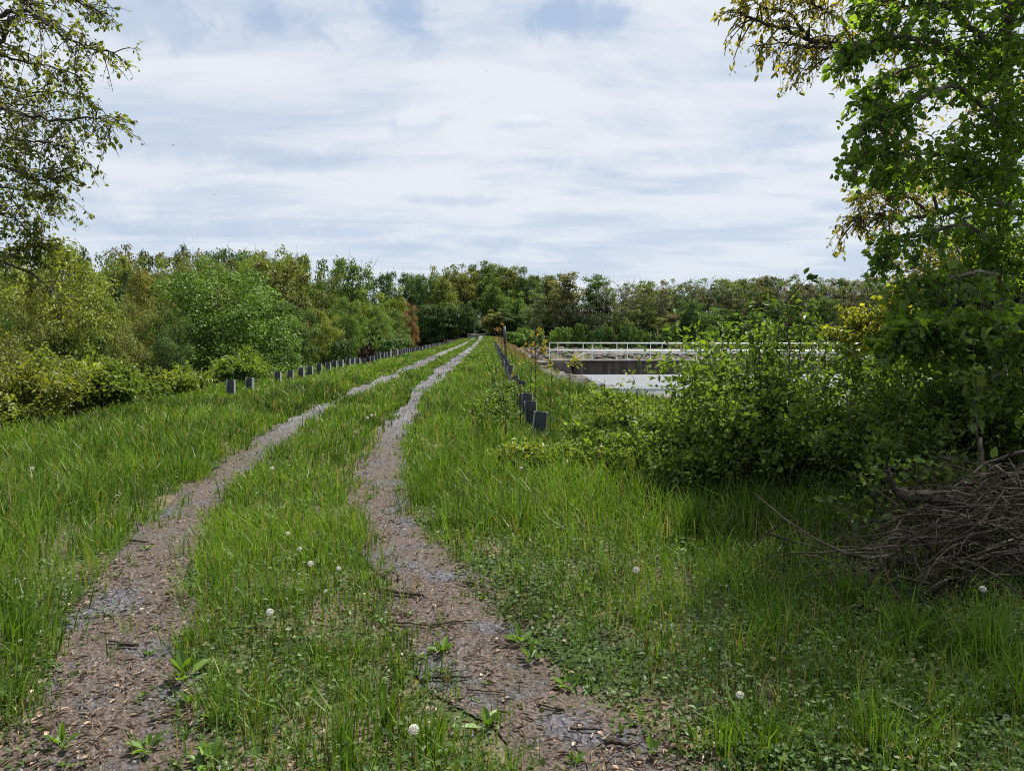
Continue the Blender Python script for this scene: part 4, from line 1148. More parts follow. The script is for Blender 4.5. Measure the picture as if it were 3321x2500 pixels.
for i, (u, v, d) in enumerate(((2270, 1120, 8.4), (2345, 1085, 8.2), (2420, 1050, 8.5), (2480, 1075, 8.2), (2620, 1065, 8.4), (2680, 1100, 8.1))):
    sapling([(u, v), (u + rng.uniform(-15, 15), v + 120), (u + rng.uniform(-30, 30), v + 300)], d, .008, 30, .13, .075, (.080, .145, .026),
            ['leafy wisp at the left shoulder of the tall green bush', 'second leafy wisp on the tall green bush, over the railing', 'highest left-hand wisp of the tall green bush', 'wisp just left of the tall leafy shoot',
             'wisp just right of the tall leafy shoot', 'wisp on the right shoulder of the tall green bush'][i], extra=((.85, 26, .14), (.7, 26, .16)))

M_WITHER = surf_mat('withered_leaf', [(.018, .010, .008), (.04, .02, .014), (.07, .035, .022)], 20, 3, .9, 0)
for i, (u, vt, y, wd) in enumerate(((1180, 1122, 44, .30), (1206, 1118, 46.5, .34))):
    p = at(u, vt, y); z = float(gz(p[0], y)); h = p[2] - z
    o = empty('withered_shrub', (p[0], y, z))
    st, lf = MB(), MB()
    for _ in range(16):
        a = rng.uniform(0, 6.28); q = rng.random() * wd * .7
        e = np.array([math.cos(a) * q, math.sin(a) * q, h * rng.uniform(.5, 1)])
        st.tube(bez((0, 0, 0), (e[0] * .3, e[1] * .3, e[2] * .6), e, 6), np.linspace(.016, .006, 6), 4)
        n = 60; t = rng.uniform(.25, 1, n)[:, None]
        C = e * t + rng.normal(0, .05, (n, 3)); L = rng.uniform(.05, .13, n)
        lf.leaves(C, unit(n), unit(n), L, L * .6, rng.random(n))
    st.build('stems', M_BARK, o); lf.build('foliage', M_WITHER, o)
    tag(o, ['dark brown withered shrub in the far post row, the nearer of two', 'dark brown withered shrub in the far post row, the taller farther one'][i], 'shrub', 'withered shrubs in the post row')

# ------------------------------------------------------------------ trees that frame the view
class Framed:
    """a tree whose limbs are laid out one by one; twigs and leaves grow from the limbs"""
    def __init__(s, base, trunk, r0, name, label):
        s.b = np.array(base, float)
        s.o = empty(name, tuple(base)); tag(s.o, label, 'tree')
        s.wood, s.leaf = MB(), MB()
        T = np.array(trunk, float) - s.b
        K = 5 * len(T); t = np.linspace(0, len(T) - 1, K)
        P = np.stack([np.interp(t, np.arange(len(T)), T[:, k]) for k in range(3)], -1)
        s.wood.tube(P, np.linspace(1, .45, K) * r0, 12)
    def limb(s, pts, r, twigs, tl, nl, ls, droop=.3, aspect=.6, up=.3, spread=.9, t0=.25, sub=2, vm=.45):
        P = np.array(pts, float) - s.b
        K = 6 * len(P); t = np.linspace(0, len(P) - 1, K)
        # smooth the polyline a little
        Q = np.stack([np.interp(t, np.arange(len(P)), P[:, k]) for k in range(3)], -1)
        for _ in range(3): Q[1:-1] = (Q[:-2] + 2 * Q[1:-1] + Q[2:]) / 4
        Q[1:-1] += rng.normal(0, r * .35, (K - 2, 3))
        s.wood.tube(Q, np.linspace(1, .18, K) * r, 7)
        tw = rng.uniform(t0, 1, twigs)
        for f in tw:
            j = f * (K - 1); i0 = int(min(j, K - 2)); p = Q[i0] + (Q[i0 + 1] - Q[i0]) * (j - i0)
            dirn = Q[i0 + 1] - Q[i0]; dirn /= np.linalg.norm(dirn) + 1e-9
            dv = dirn * .55 + rng.normal(0, spread, 3) * np.array([1, 1, .75]); dv[2] += up; dv /= np.linalg.norm(dv)
            L_ = tl * rng.uniform(.5, 1.25) * (1.1 - .45 * f)
            e = p + dv * L_ - np.array([0, 0, droop * L_])
            tp = bez(p, p + dv * L_ * .6, e, 6)
            s.wood.tube(tp, np.linspace(1, .35, 6) * max(.0035, r * .22), 4, cap=False)
            segs = [tp]
            for _ in range(sub):
                q0 = tp[rng.integers(2, 5)]; d2 = (e - p) / L_ + rng.normal(0, .7, 3); d2 /= np.linalg.norm(d2)
                e2 = q0 + d2 * L_ * rng.uniform(.3, .6) - np.array([0, 0, droop * L_ * .4])
                sg = bez(q0, q0 + d2 * L_ * .3, e2, 5); segs.append(sg)
                s.wood.tube(sg, np.linspace(1, .5, 5) * .0035, 3, cap=False)
            tv = rng.normal(0, .10)
            for sg in segs:
                n = max(1, int(nl * rng.uniform(.5, 1.4) / len(segs)))
                j = rng.uniform(.8, len(sg) - 1.001, n); i1 = j.astype(int)
                C = sg[i1] + (sg[i1 + 1] - sg[i1]) * (j - i1)[:, None] + rng.normal(0, ls * .28, (n, 3))
                A = (sg[-1] - sg[0]) / (np.linalg.norm(sg[-1] - sg[0]) + 1e-9) * .6 + rng.normal(0, .7, (n, 3)); A[:, 2] -= .35
                Nn = np.array([0, 0, .9]) + rng.normal(0, .65, (n, 3))
                L = ls * np.clip(rng.lognormal(-.12, .34, n), .35, 1.7)
                s.leaf.leaves(C, A, Nn, L, L * aspect, np.clip(rng.normal(vm, .2, n) + tv, 0, 1))
    def blob(s, c, rad, n, ls, aspect=.7, vm=.4, flat=.7, twigs=6):
        c = np.array(c, float) - s.b
        d = unit(n); P = c + d * (rng.random(n) ** .5)[:, None] * rad * np.array([1, 1, flat])
        lumps = vnoise(P[:, 0] * 2.6 / max(.4, rad) + c[1] * 3, P[:, 2] * 2.6 / max(.4, rad) + c[0] * 5)
        P = P[lumps > .34]; n = len(P)
        A = rng.normal(0, 1, (n, 3)); A[:, 2] -= .4
        Nn = np.array([0, 0, 1.0]) + rng.normal(0, .6, (n, 3))
        L = ls * rng.uniform(.6, 1.25, n)
        s.leaf.leaves(P, A, Nn, L, L * aspect, np.clip(rng.normal(vm, .2, n), 0, 1))
        for _ in range(twigs):
            a = c + unit(1)[0] * rad * .9 * np.array([1, 1, flat]); b = c + unit(1)[0] * rad * .7 * np.array([1, 1, flat])
            s.wood.tube(bez(a, (a + b) / 2 + rng.normal(0, .1, 3), b, 5), np.linspace(.010, .004, 5), 4, cap=False)
    def done(s, colour, bark=M_BARK):
        s.wood.build('trunk', bark, s.o, smooth=True); s.leaf.build('crown', M_THIN, s.o, colour)

# left: branches hanging into the picture from a tree just outside it
def left_tree():
    D = 9.0
    bx = at(-420, 1500, D)
    base = (bx[0], D, float(gz(bx[0], D)))
    T = [base, (bx[0] + .1, D, 2.5), (bx[0] - .1, D, 6), (bx[0], D, 9)]
    t = Framed(base, T, .17, 'birch_tree', 'drooping small-leaved tree hanging down from the upper left corner')
    A = lambda u, v, d=D: at(u, v, d)
    tk = lambda z: np.array([bx[0], D, z])
    kw = dict(ls=.047, droop=.42, up=.05, aspect=.66)
    t.limb([tk(4.6), A(-80, 250), A(40, 80), A(110, -80)], .045, 46, .6, 16, **kw)
    t.limb([tk(4.8), A(-40, 60), A(90, 30, 8.6), A(200, 110, 8.4), A(300, 165), A(385, 165)], .032, 52, .42, 13, **kw)
    t.limb([tk(5.2), A(60, -60), A(200, -20), A(300, 30), A(350, 45)], .026, 40, .42, 14, **kw)
    t.limb([tk(4.2), A(-100, 330), A(60, 365), A(190, 395), A(300, 380), A(372, 400)], .03, 60, .46, 14, **kw)
    t.limb([tk(4.1), A(-60, 260), A(80, 300, 9.6), A(200, 300, 9.8), A(270, 320)], .022, 50, .5, 16, **kw)
    t.limb([tk(3.7), A(-60, 440), A(60, 455), A(160, 460), A(225, 480)], .022, 50, .5, 16, **kw)
    t.limb([tk(3.4), A(-80, 520), A(30, 545), A(130, 590), A(240, 560)], .022, 50, .42, 16, **kw)
    t.limb([tk(3.2), A(-60, 600), A(40, 610, 9.4), A(130, 640, 9.5), A(215, 640)], .02, 50, .45, 16, **kw)
    t.limb([tk(3.0), A(-60, 690), A(30, 690), A(80, 740), A(140, 780)], .018, 44, .4, 14, **kw)
    t.limb([tk(4.6), A(-60, 160), A(60, 200), A(170, 215), A(260, 250)], .02, 46, .4, 14, **kw)
    t.limb([tk(2.9), A(-80, 790), A(30, 860), A(110, 890), A(180, 950), A(200, 1010)], .022, 30, .4, 16, ls=.055, droop=.3, up=.2, aspect=.66)
    t.limb([tk(2.9), A(-60, 800), A(40, 830), A(100, 800), A(150, 800)], .016, 30, .4, 20, ls=.055, droop=.3, up=.2, aspect=.66)
    # bare hanging twig ends
    for (u, v, du, dv) in ((300, 420, 20, 65), (365, 390, 25, 40), (160, 690, 45, 40), (130, 720, 10, 45), (340, 5, 25, 35), (250, 235, -20, 40)):
        p = A(u, v) - t.b; q = A(u + du, v + dv) - t.b
        t.wood.tube(bez(p, (p + q) / 2 + np.array([.05, 0, 0]), q, 5), np.linspace(.004, .0025, 5), 4, cap=False)
    for (u, v, r, n, d) in ((0, 330, .45, 350, 9.3), (20, 520, .4, 350, 9.6), (10, 640, .4, 350, 9.4)):
        t.blob(A(u, v, d), r, n, .05)
    t.done((.110, .145, .030))
left_tree()

def right_trees():
    A = at
    # oak in flower, behind
    D = 12.5
    bx = A(3420, 1500, D)
    base = (bx[0], D, float(gz(bx[0], D)))
    t = Framed(base, [base, (bx[0] - .1, D, 3), (bx[0] + .1, D, 7), (bx[0], D, 11)], .22, 'oak_tree', 'yellowish flowering oak reaching out behind the dark green tree at the right')
    tk = lambda z: np.array([bx[0], D, z])
    kw = dict(ls=.085, droop=.5, up=.25, aspect=.42, sub=2, vm=.5)
    t.limb([tk(6.2), A(3150, 180, D), A(2880, 150, D), A(2720, 150, D), A(2600, 120, D), A(2470, 70, D), A(2400, 50, D)], .07, 64, .65, 16, t0=.3, **kw)
    t.limb([A(2760, 150, D), A(2740, 70, D), A(2640, 20, D), A(2560, -60, D)], .04, 36, .6, 16, **kw)
    t.limb([A(2620, 125, D), A(2560, 40, D), A(2480, 30, D), A(2420, -20, D)], .03, 33, .5, 16, **kw)
    t.limb([A(2700, 155, D), A(2620, 155, D), A(2530, 140, D), A(2450, 150, D)], .028, 33, .45, 14, **kw)
    t.limb([A(2740, 160, D), A(2660, 200, D), A(2620, 240, D), A(2580, 250, D)], .018, 12, .4, 8, **kw)
    t.limb([tk(7.2), A(3100, 20, D), A(2850, 20, D), A(2700, -30, D), A(2600, -60, D)], .05, 43, .7, 16, **kw)
    t.limb([tk(3.6), A(3220, 680, D), A(3050, 690, D), A(2930, 710, D), A(2830, 690, D), A(2760, 720, D)], .05, 50, .6, 16, t0=.35, **kw)
    t.limb([A(3020, 690, D), A(2950, 640, D), A(2860, 620, D), A(2770, 650, D)], .03, 43, .55, 17, **kw)
    t.limb([A(3050, 690, D), A(2980, 560, D), A(2900, 400, D), A(2880, 370, D)], .03, 50, .55, 18, **kw)
    t.limb([A(3050, 300, D), A(2980, 240, D), A(2930, 230, D)], .025, 28, .6, 17, **kw)
    for (u, v, r, n) in ((3060, 620, .8, 600), (3200, 300, 1.1, 800), (2960, 900, .7, 600), (3030, 820, .7, 600), (3120, 860, .8, 900)):
        t.blob(A(u, v, D + .5), r, n, .085, aspect=.5, vm=.5)
    t.done((.165, .170, .040))
    # dark green maple in front
    D = 8.4
    b0 = A(3300, 1575, D)
    base = (b0[0], D, float(gz(b0[0], D)))
    t = Framed(base, [base, A(3268, 1400, D), A(3240, 1280, D), A(3250, 900, D), A(3270, 400, D), A(3260, -200, D)], .105, 'maple_tree', 'dark green leafy tree filling the right edge, with a leaning grey trunk')
    kw = dict(ls=.072, droop=.28, up=.12, aspect=.78, sub=2, vm=.45)
    def lb(v0, pts, r, tw, tl, nl, **k2):
        t.limb([A(3262, v0, D)] + [A(*q) for q in pts], r, tw, tl * .82, nl, **{**kw, **k2})
    lb(300, [(3050, 130, 8.2), (2850, 120, 8.0), (2760, 190, 8.0)], .04, 64, .5, 14)
    lb(420, [(3100, 270, 8.0), (2960, 330, 7.8), (2850, 380, 7.8), (2790, 420, 7.8)], .03, 57, .38, 12, droop=.5)
    lb(250, [(3000, 200, 8.5), (2900, 240, 8.4), (2830, 300, 8.3), (2770, 330, 8.3)], .025, 43, .36, 12, droop=.5)
    lb(600, [(3120, 500, 7.8), (2960, 500, 7.6), (2850, 500, 7.6), (2780, 500, 7.6)], .03, 57, .42, 14)
    lb(640, [(3100, 540, 8.4), (2950, 560, 8.4), (2830, 555, 8.4)], .026, 50, .4, 14)
    lb(820, [(3130, 720, 8.0), (3000, 760, 8.0), (2900, 790, 8.0), (2860, 830, 8.0)], .026, 50, .45, 14)
    lb(200, [(3080, 20, 8.0), (2950, -20, 8.0), (2800, 30, 8.0)], .035, 57, .6, 14)
    lb(900, [(3180, 880, 7.4), (3080, 900, 7.4), (3000, 930, 7.4), (2940, 950, 7.4)], .022, 43, .4, 12)
    lb(1150, [(3150, 1080, 6.9), (3050, 1075, 6.8), (2960, 1085, 6.8), (2880, 1110, 6.8)], .02, 110, .36, 30, droop=.1, up=.05, spread=.6, t0=.1)
    lb(1170, [(3300, 1100, 6.6), (3360, 1090, 6.4)], .02, 51, .4, 25, droop=.1, up=.05, spread=.6, t0=.1)
    lb(1100, [(3200, 1050, 7.4), (3100, 1040, 7.4), (3020, 1040, 7.4), (2930, 1050, 7.4)], .02, 57, .4, 17, droop=.1, up=.05, spread=.6)
    for (u, v, r, n, d) in ((3170, 50, .7, 1500, 8.2), (3290, 180, .75, 1600, 8.0), (3130, 240, .5, 800, 8.4), (3230, 380, .62, 1300, 8.0),
                            (3300, 520, .65, 1400, 7.8), (3150, 560, .45, 800, 8.0), (3240, 700, .6, 1200, 8.0), (3140, 740, .45, 700, 8.3), (3300, 850, .55, 1100, 8.0),
                            (3180, 880, .42, 700, 8.2), (3330, 1010, .4, 600, 7.8), (3250, 1090, .42, 700, 7.2), (3340, 350, .6, 1000, 7.6)):
        t.blob(A(u, v, d), r, int(n * .72), .07, aspect=.8, vm=.5)
    top = np.array([5.6, 8.0, 0])
    for (dx, dy, z, r, n) in ((0, -.6, 6.2, 1.5, 1500), (1.2, -1.6, 6.6, 1.4, 1300), (-.6, -2.0, 6.4, 1.3, 1200), (.5, .5, 7.6, 1.6, 1500), (-1.2, -.6, 7.4, 1.3, 1100), (1.6, -3.0, 6.0, 1.4, 1300),
                              (-.2, -3.4, 6.4, 1.2, 1000), (2.2, -.5, 6.6, 1.5, 1300), (.4, -1.2, 8.4, 1.4, 1200), (2.6, -4.0, 6.4, 1.3, 1100), (1.2, -4.6, 6.6, 1.2, 900), (0, 0, 9.3, 1.2, 900)):
        t.limb([top + [0, .4, z - 1.4], top + [dx * .5, dy * .5 + .2, z - .6], top + [dx, dy, z]], .035, 7, .6, 12, **kw)
        t.blob(top + [dx, dy, z], r, int(n * .62), .10, aspect=.8, vm=.45)
    t.done((.104, .190, .030), M_PALEBARK)
    # yellowish young tree leaning over the far railing
    D = 10.5
    b0 = A(2900, 1500, D); base = (b0[0], D, float(gz(b0[0], D)))
    t = Framed(base, [base, A(2880, 1300, D), A(2860, 1120, D), A(2840, 1060, D)], .03, 'young_tree', 'slim yellowish young tree leaning over the far end of the railing')
    kw = dict(ls=.06, droop=.2, up=.2, aspect=.7, vm=.55)
    for q in ([(2860, 1150), (2780, 1060), (2710, 1070)], [(2865, 1180), (2960, 1050), (3020, 1040)], [(2850, 1100), (2800, 1040), (2740, 1035)], [(2870, 1250), (2800, 1180), (2730, 1160)],
              [(2870, 1150), (2890, 1020), (2900, 980)], [(2875, 1260), (2960, 1180), (3040, 1160)], [(2880, 1300), (2790, 1290), (2720, 1270)], [(2880, 1320), (2980, 1290), (3060, 1260)]):
        t.limb([A(u, v, D + rng.normal(0, .2)) for u, v in q], .014, 34, .36, 22, **kw)
    t.done((.155, .185, .028))
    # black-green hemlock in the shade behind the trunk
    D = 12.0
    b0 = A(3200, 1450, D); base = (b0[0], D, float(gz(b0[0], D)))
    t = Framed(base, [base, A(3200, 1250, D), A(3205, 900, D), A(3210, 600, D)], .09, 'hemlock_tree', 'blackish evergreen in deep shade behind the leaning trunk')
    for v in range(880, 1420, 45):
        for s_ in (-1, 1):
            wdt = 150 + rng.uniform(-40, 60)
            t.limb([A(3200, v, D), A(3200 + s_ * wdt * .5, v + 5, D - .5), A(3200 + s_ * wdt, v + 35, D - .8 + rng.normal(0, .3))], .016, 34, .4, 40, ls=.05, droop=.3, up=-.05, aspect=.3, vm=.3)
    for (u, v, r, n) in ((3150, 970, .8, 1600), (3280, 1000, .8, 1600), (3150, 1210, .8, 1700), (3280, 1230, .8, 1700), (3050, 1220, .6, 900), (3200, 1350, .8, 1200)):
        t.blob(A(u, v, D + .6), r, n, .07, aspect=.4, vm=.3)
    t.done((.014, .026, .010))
    # more wood on the right, beyond the hemlock
    for (u, vt, dp, hw, c, lb_) in ((3150, 760, 17, 280, 'deep', 'deep green tree behind the blackish evergreen'), (3420, 500, 16, 300, 'green', 'mid green tree at the extreme right behind the maple')):
        wood_tree('wide2', u, vt, dp, hw, c, 'right', label=lb_)
right_trees()

# ------------------------------------------------------------------ brush heap, log and fallen branches
def dead_branch(path_uvd, r, label, name='dead_branch', side=3, mat=M_DEAD, bark=.5, cat='branch', taper=.35, nn=8):
    P = np.array([at(*q) for q in path_uvd]); base = P[0].copy()
    K = 4 * len(P); t = np.linspace(0, len(P) - 1, K)
    Q = np.stack([np.interp(t, np.arange(len(P)), P[:, k]) for k in range(3)], -1) - base
    Q[1:-1] += rng.normal(0, r * .35, (K - 2, 3))
    mb = MB(); mb.tube(Q, np.linspace(1, taper, K) * r, nn, v=bark)
    for _ in range(side):
        i = rng.integers(2, K - 2); d = rng.normal(0, 1, 3); d[2] = abs(d[2]) * .5; d /= np.linalg.norm(d); L = rng.uniform(.08, .3)
        mb.tube(bez(Q[i], Q[i] + d * L * .5, Q[i] + d * L + np.array([0, 0, -.03]), 4), np.linspace(1, .4, 4) * r * .4, 5, v=bark)
    o = mb.build(name, mat, smooth=True); o.location = tuple(base)
    tag(o, label, cat)
    return o

def brush_heap():
    mb = MB()
    c0 = on_ground(3150, 1900)
    for i in range(640):
        u = 3420 - 590 * rng.random() ** 1.1; edge = np.interp(u, [2830, 2920, 3080, 3420], [1840, 1690, 1570, 1490])
        v = rng.uniform(edge, 1960); dpt = rng.uniform(4.55, 6.2)
        p = at(u, v, dpt)
        zg = float(gz(p[0], p[1])); p[2] = max(p[2], zg + .02)
        lim = (.12 + .55 * sstep(1.9, 3.4, p[0])) 
        if p[2] - zg > lim: p[2] = zg + lim * rng.random()
        a = rng.normal(.15, .9) + (math.pi if rng.random() < .5 else 0)
        L = rng.uniform(.25, .95); d = np.array([math.cos(a), math.sin(a) * .8, rng.normal(0.0, .2)]) * L
        q = p + d; q[2] = max(q[2], float(gz(q[0], q[1])) + .01)
        m_ = (p + q) / 2 + rng.normal(0, .16 * L, 3); m_[2] = max(m_[2], zg + .02) + .05
        r = rng.gamma(1.6, .0030) + .0018
        mb.tube(bez(p, m_, q, 6), np.linspace(1, .4, 6) * r, 5, v=np.clip(rng.normal(.45, .28), 0, 1), cap=False)
        for _ in range(2):
            b = bez(p, m_, q, 6)[rng.integers(1, 5)]; e = b + rng.normal(0, .14, 3); e[2] = max(e[2], zg + .01)
            mb.tube(bez(b, (b + e) / 2 + rng.normal(0, .02, 3), e, 4), np.linspace(.6, .3, 4) * r, 3, v=rng.random() * .8, cap=False)
    o = mb.build('brush_heap', M_DEAD, smooth=True)
    tag(o, 'tangled heap of dead twigs and thin branches at the right edge', 'brush heap', kind='stuff')
brush_heap()
shrub(3.35, 5.9, 1.4, .8, .85, 14, 600, .06, GD, 'thin leafy sprays growing up through the brush heap', arch=.2, loose=True, group='bushes around the lakeside')
dead_branch([(3150, 1640, 5.15), (3020, 1618, 5.2), (2915, 1600, 5.25)], .050, 'short thick fallen log lying across the top of the brush heap', name='fallen_log', side=0, cat='log', taper=.8, nn=12)
dead_branch([(2915, 1605, 5.25), (2895, 1570, 5.25), (2880, 1530, 5.25), (2872, 1512, 5.25)], .028, 'broken dark limb stub rising from the end of the log', name='broken_limb', side=1, cat='branch', bark=.1)
dead_branch([(3165, 1608, 5.1), (3080, 1596, 5.15), (2990, 1600, 5.15), (2950, 1590, 5.2)], .017, 'pale peeled branch lying along the back of the log', side=1, bark=.95)
dead_branch([(3330, 1462, 5.6), (3200, 1500, 5.55), (3110, 1570, 5.5), (3050, 1640, 5.4)], .016, 'long arched dead branch, topmost over the brush heap', side=3, bark=.35)
dead_branch([(3330, 1530, 5.3), (3220, 1545, 5.3), (3120, 1620, 5.2)], .013, 'second arched dead branch below the topmost one', side=2, bark=.5)
dead_branch([(3180, 1420, 5.9), (3190, 1540, 5.7), (3230, 1680, 5.4), (3290, 1790, 5.2)], .013, 'pale branch standing up steeply through the brush heap', side=2, bark=.85)
dead_branch([(2585, 1718, 6.1), (2550, 1742, 5.9), (2520, 1790, 5.7), (2505, 1830, 5.55)], .013, 'pale bent stick arching out of the grass left of the brush heap', side=1, bark=.98)
dead_branch([(2590, 1715, 6.0), (2620, 1780, 5.8), (2640, 1850, 5.5)], .012, 'dark broken stick standing beside the pale bent stick', side=1, bark=.1)
dead_branch([(2430, 1805, 5.9), (2600, 1815, 5.7), (2850, 1822, 5.55), (2990, 1815, 5.55)], .014, 'long dark branch lying flat in front of the brush heap', side=4, bark=.2)
dead_branch([(2700, 1760, 5.9), (2880, 1740, 5.8), (3010, 1750, 5.7)], .012, 'straight dead branch lying above the long dark one', side=3, bark=.4)
dead_branch([(2830, 1910, 4.95), (2950, 1860, 5.0), (3080, 1850, 5.05), (3160, 1870, 5.0)], .009, 'curved grey branch bowing at the front of the brush heap', side=3, bark=.7)
dead_branch([(2870, 1920, 4.9), (3020, 1900, 4.95), (3200, 1850, 5.0)], .008, 'thin straight branch at the very front of the brush heap', side=2, bark=.6)

# sticks on the ground: two end pixels each
def stick(u0, v0, u1, v1, r, label, bend=.02, bark=.4):
    p, q = on_ground(u0, v0), on_ground(u1, v1)
    for e in (p, q): e[2] = float(gz(e[0], e[1])) + .022 + r
    m_ = (p + q) / 2; m_[:2] += rng.normal(0, bend, 2)
    base = p.copy()
    mb = MB(); mb.tube(bez(p - base, m_ - base, q - base, 8) + np.r_[np.zeros((1, 3)), rng.normal(0, r * .25, (6, 3)), np.zeros((1, 3))], np.linspace(1, .65, 8) * r, 8, v=bark)
    if np.linalg.norm(q - p) > .2:
        d = rng.normal(0, 1, 3); d[2] = .1; b = (m_ + q) / 2 - base
        mb.tube([b, b + d * .03], [r * .5, r * .3], 5, v=bark)
    o = mb.build('stick', M_DEAD, smooth=True); o.location = tuple(base)
    tag(o, label, 'stick', 'fallen sticks on the road')
for a in ((1228, 1938, 1374, 1950, .016, 'thick brown stick lying across the left side of the right-hand track', .02, .35),
          (1258, 2026, 1400, 2036, .008, 'thin stick on the right-hand track a step nearer than the thick one', .05, .3),
          (1400, 2032, 1535, 2020, .008, 'long bowed twig joining the thin stick at the middle of the right-hand track', .06, .6),
          (1390, 2192, 1530, 2186, .009, 'dark stick at the left rim of the right-hand track, among broad weeds', .02, .1),
          (1515, 2228, 1640, 2238, .006, 'pale straight twig across the right-hand track', .02, .9),
          (1772, 2262, 1826, 2292, .008, 'short curved light twig on the nearer part of the right-hand track', .06, .85),
          (1800, 2296, 1830, 2298, .010, 'stubby dark twig touching the short curved one', .0, .05),
          (1500, 1912, 1542, 1912, .012, 'short dark stick at the right rim of the right-hand track', .0, .15),
          (1960, 2418, 2045, 2418, .014, 'broad dark piece of bark on the right-hand track at the bottom', .0, .05),
          (1850, 2360, 1955, 2366, .007, 'dark thin stick just above the broad piece of bark', .02, .2),
          (420, 1777, 485, 1779, .012, 'dark stick on the left-hand track where it narrows', .0, .3),
          (388, 2107, 450, 2109, .014, 'dark flat stick in the middle of the left-hand track', .0, .1),
          (352, 2095, 384, 2095, .008, 'thin twig beside the dark flat stick', .0, .35),
          (490, 2348, 580, 2312, .009, 'slanting dark twig at the right rim of the left-hand track', .03, .2),
          (600, 2055, 880, 2052, .008, 'long pale twig lying through the grass between the tracks', .04, .6),
          (80, 2480, 130, 2460, .008, 'light twig at the bottom left of the left-hand track', .02, .7)):
    stick(*a)

# ------------------------------------------------------------------ dandelion clocks
M_STEMG = surf_mat('dandelion_stem', [(.12, .13, .05), (.18, .17, .08)], 10, 2, .8, 0)
def clock_mat():
    m, n, l = new_mat('seed_fluff')
    d = n.new('ShaderNodeBsdfDiffuse'); d.inputs[0].default_value = (.70, .69, .65, 1)
    t = n.new('ShaderNodeBsdfTranslucent'); t.inputs[0].default_value = (.70, .69, .65, 1)
    mx = n.new('ShaderNodeMixShader'); mx.inputs[0].default_value = .4
    l.new(d.outputs[0], mx.inputs[1]); l.new(t.outputs[0], mx.inputs[2]); finish(n, l, mx.outputs[0]); return m
M_CLOCK = clock_mat()
def clock_meshes():
    st = MB(); st.tube(bez((0, 0, 0), (.01, 0, .6), (0, 0, 1), 6), .0022, 5)
    f = MB(); n = 240
    n = 150; d = unit(n)
    # each seed: a spoke and a little umbrella of hairs
    for q in d:
        a = np.cross(q, [.3, .5, .8]); a /= np.linalg.norm(a); b = np.cross(q, a)
        f.add([q * .25 - a * .012, q * .25 + a * .012, q * .85 + a * .012, q * .85 - a * .012], [[0, 1, 2, 3]])
        k = np.arange(5) * 2 * math.pi / 5 + rng.random() * 6
        ring = q * .98 + (np.cos(k)[:, None] * a + np.sin(k)[:, None] * b) * .17
        f.add(np.vstack([q * .84, ring]), None, [[0, i + 1, (i + 1) % 5 + 1] for i in range(5)])
    core = MB(); core.tube([(0, 0, -.22), (0, 0, -.1), (0, 0, .1), (0, 0, .2)], [.08, .2, .2, .06], 8)
    return st.data('stem', M_STEMG), f.data('seed_head', M_CLOCK), core.data('receptacle', M_STEMG)
CS, CH, CC = clock_meshes()
for (u, v, r, lab) in ((1007, 1830, .024, 'big flattened dandelion clock in the grass strip between the tracks'),
                       (972, 1782, .020, 'dandelion clock just above the big flattened one'),
                       (933, 1732, .021, 'round dandelion clock, third up the grass strip from the big flattened one'),
                       (875, 1987, .024, 'round dandelion clock alone near the left side of the grass strip'),
                       (1098, 1845, .018, 'half-blown dandelion clock right of the big flattened one'),
                       (52, 1886, .023, 'dandelion clock at the left edge in the tall grass'),
                       (2063, 1850, .026, 'dandelion clock in the open grass right of the tracks'),
                       (3187, 1912, .024, 'dandelion clock beneath the brush heap'),
                       (1342, 2368, .024, 'dandelion clock lowest of all, between the tracks near the camera'),
                       (1691, 1520, .024, 'dandelion clock below the nearest lake-side post'),
                       (1413, 1448, .024, 'dandelion clock in the grass right of the narrow bend of the track'),
                       (883, 1520, .024, 'dandelion clock where the left track bends, in the grass strip'),
                       (660, 1365, .028, 'dandelion clock in the left verge, nearest to the thicket'),
                       (752, 1362, .028, 'dandelion clock in the left verge, under the first grey post'),
                       (470, 1410, .027, 'dandelion clock in the left verge, below the thicket middle'),
                       (104, 1520, .026, 'dandelion clock at the far left of the verge'),
                       (1205, 1348, .030, 'first of a few small white clocks far up the grass strip'),
                       (1192, 1356, .026, 'second of a few small white clocks far up the grass strip'),
                       (2400, 2255, .020, 'dandelion clock in the shaded grass at the lower right')):
    z = .20 if v < 1600 else .15
    p = on_ground(u, v, z)
    g_ = float(gz(p[0], p[1]))
    o = empty('dandelion', (p[0], p[1], g_))
    s_ = link('stem', CS, o); s_.scale = (1, 1, z - g_)
    h_ = link('seed_head', CH, o); h_.location.z = z - g_ + r * .2; h_.scale = (r * .88, r * .88, r * .8); h_.rotation_euler = (0, 0, rng.uniform(0, 6))
    r_ = r
    c_ = link('receptacle', CC, o); c_.location.z = z - g_ + r * .2; c_.scale = (r, r, r)
    tag(o, lab, 'dandelion', 'dandelion clocks in the grass')

# ------------------------------------------------------------------ broad-leaved weeds along the tracks
def weed_mesh(seed, n):
    mb = MB()
    for i in range(n):
        a = i * 2.4 + rng.normal(0, .3); el = rng.uniform(.35, 1.25)
        d = np.array([math.cos(a) * math.cos(el), math.sin(a) * math.cos(el), math.sin(el)])
        nn = np.array([-math.cos(a) * math.sin(el), -math.sin(a) * math.sin(el), math.cos(el)])
        s0 = d * .25
        mb.tube([(0, 0, 0), s0 * .6, s0 * 1.15], [.02, .016, .012], 4, v=.3, cap=False)
        mb.leaves([s0], [d], [nn], rng.uniform(.45, .85), rng.uniform(.28, .46), np.clip(rng.normal(.55, .2), 0, 1))
        c = s0 + d * .3
        mb.leaves([s0 * .9 + nn * .01], [d + rng.normal(0, .15, 3)], [nn], rng.uniform(.3, .6), rng.uniform(.16, .26), np.clip(rng.normal(.45, .2), 0, 1))
    return mb.data('weed', M_LEAF)
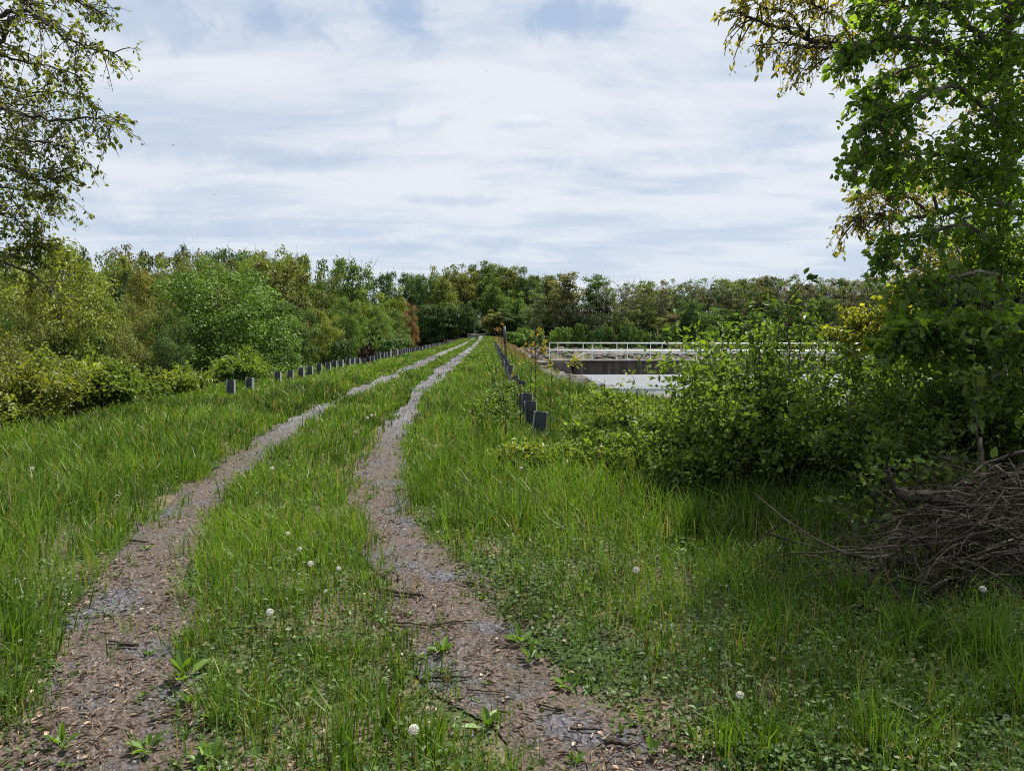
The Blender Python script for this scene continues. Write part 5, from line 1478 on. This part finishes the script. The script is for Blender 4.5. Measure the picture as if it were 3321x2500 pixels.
WEEDS = [weed_mesh(i, n) for i, n in enumerate((4, 5, 6, 7, 3))]
big = [(600, 2205, .20, 'large clump of lime-green broad leaves at the right rim of the left-hand track'), (730, 2180, .10, 'upright single broad-leaved weed right of the large lime clump'), (620, 2290, .13, 'broad-leaved weed just below the large lime clump'),
       (700, 2330, .14, 'bright broad-leaved weed in the grass strip near the bottom, under the lime clump'), (200, 2420, .12, 'pale-leaved weed on the left-hand track near the bottom'), (480, 2430, .12, 'whitish-leaved weed on the left-hand track, right of the bottom bare patch'),
       (690, 2470, .17, 'dark broad weed at the bottom edge between the tracks'), (1690, 2080, .16, 'broad-leaved weed at the right rim of the right-hand track, half way down'), (1435, 2110, .13, 'paired-leaf weed on the left rim of the right-hand track'),
       (1580, 2350, .16, 'star-shaped weed in the middle of the right-hand track near the bottom'), (1720, 2130, .13, 'small-leaved weed right below the rim weed of the right-hand track'), (1840, 2215, .11, 'weed with a curled leaf at the right rim, lower down'),
       (2115, 2440, .14, 'two-leaved weed at the bottom right of the right-hand track'), (1555, 2480, .13, 'yellowish weed cut by the bottom edge left of the right-hand track')]
def put_weed(x, y, s, lab, c, g='broad-leaved weeds along the tracks'):
    o = link('weed', random.choice(WEEDS), None, c)
    o.location = (x, y, float(gz(x, y)) + .012); o.scale = (s * .8, s * .8, s * random.uniform(.55, .85)); o.rotation_euler = (0, 0, random.uniform(0, 6.28))
    tag(o, lab, 'weed', g)
for (u, v, s, lab) in big:
    p = on_ground(u, v); put_weed(p[0], p[1], s, lab, (.085, .165, .025))
for i in range(150):
    y = float(scatter(1, 2.1, 11, lambda y: y * 0, lambda y: y * 0 + 1, .9)[1][0])
    w = random.choice('LR'); x = float(track_x(w, y)) + random.choice((-1, 1)) * float(track_hw(y)) * random.uniform(.25, 1.7)
    put_weed(x, y, random.uniform(.035, .085), f"small broad-leaved weed sprouting from the {'left' if w == 'L' else 'right'}-hand wheel track", (.075, .135, .028), f"small weeds in the {'left' if w == 'L' else 'right'}-hand wheel track")

# ------------------------------------------------------------------ birds high over the lake, specks in the photograph
def birds():
    m = surf_mat('bird_plumage', [(.02, .02, .022), (.04, .04, .042)], 10, 2, .9, 0)
    for (u, v, d, sp, lab) in ((562, 472, 60, .36, 'tiny dark bird above the left wood, the largest speck in the sky'),
                               (695, 632, 80, .26, 'tiny dark bird low over the left skyline'), (1578, 232, 70, .26, 'tiny dark bird high in the middle of the sky'),
                               (760, 776, 80, .22, 'tiny dark bird just above the tree line at the left')):
        p = at(u, v, d)
        o = empty('bird', tuple(p), rng.uniform(0, 6))
        b = MB(); b.tube([(-.5, 0, .02), (-.3, 0, .02), (-.1, 0, 0), (.2, 0, 0), (.4, 0, .03), (.5, 0, .03)], [.03, .06, .12, .12, .07, .02], 8)
        bo = b.build('body', m, o, smooth=True); bo.scale = (sp * .6,) * 3
        for s_ in (-1, 1):
            w = MB(); x = np.array([[.15, 0, .02], [-.15, 0, .02], [-.1, .5 * s_, .22], [.2, .5 * s_, .24], [-.15, 1.0 * s_, .12], [.02, 1.0 * s_, .14]])
            w.add(np.vstack([x, x + [0, 0, .03]]), [[0, 1, 2, 3], [3, 2, 4, 5], [6, 9, 8, 7], [9, 11, 10, 8]])
            wo = w.build('wing', m, o); wo.scale = (sp * .5,) * 3
        tag(o, lab, 'bird', 'birds over the lake')
birds()
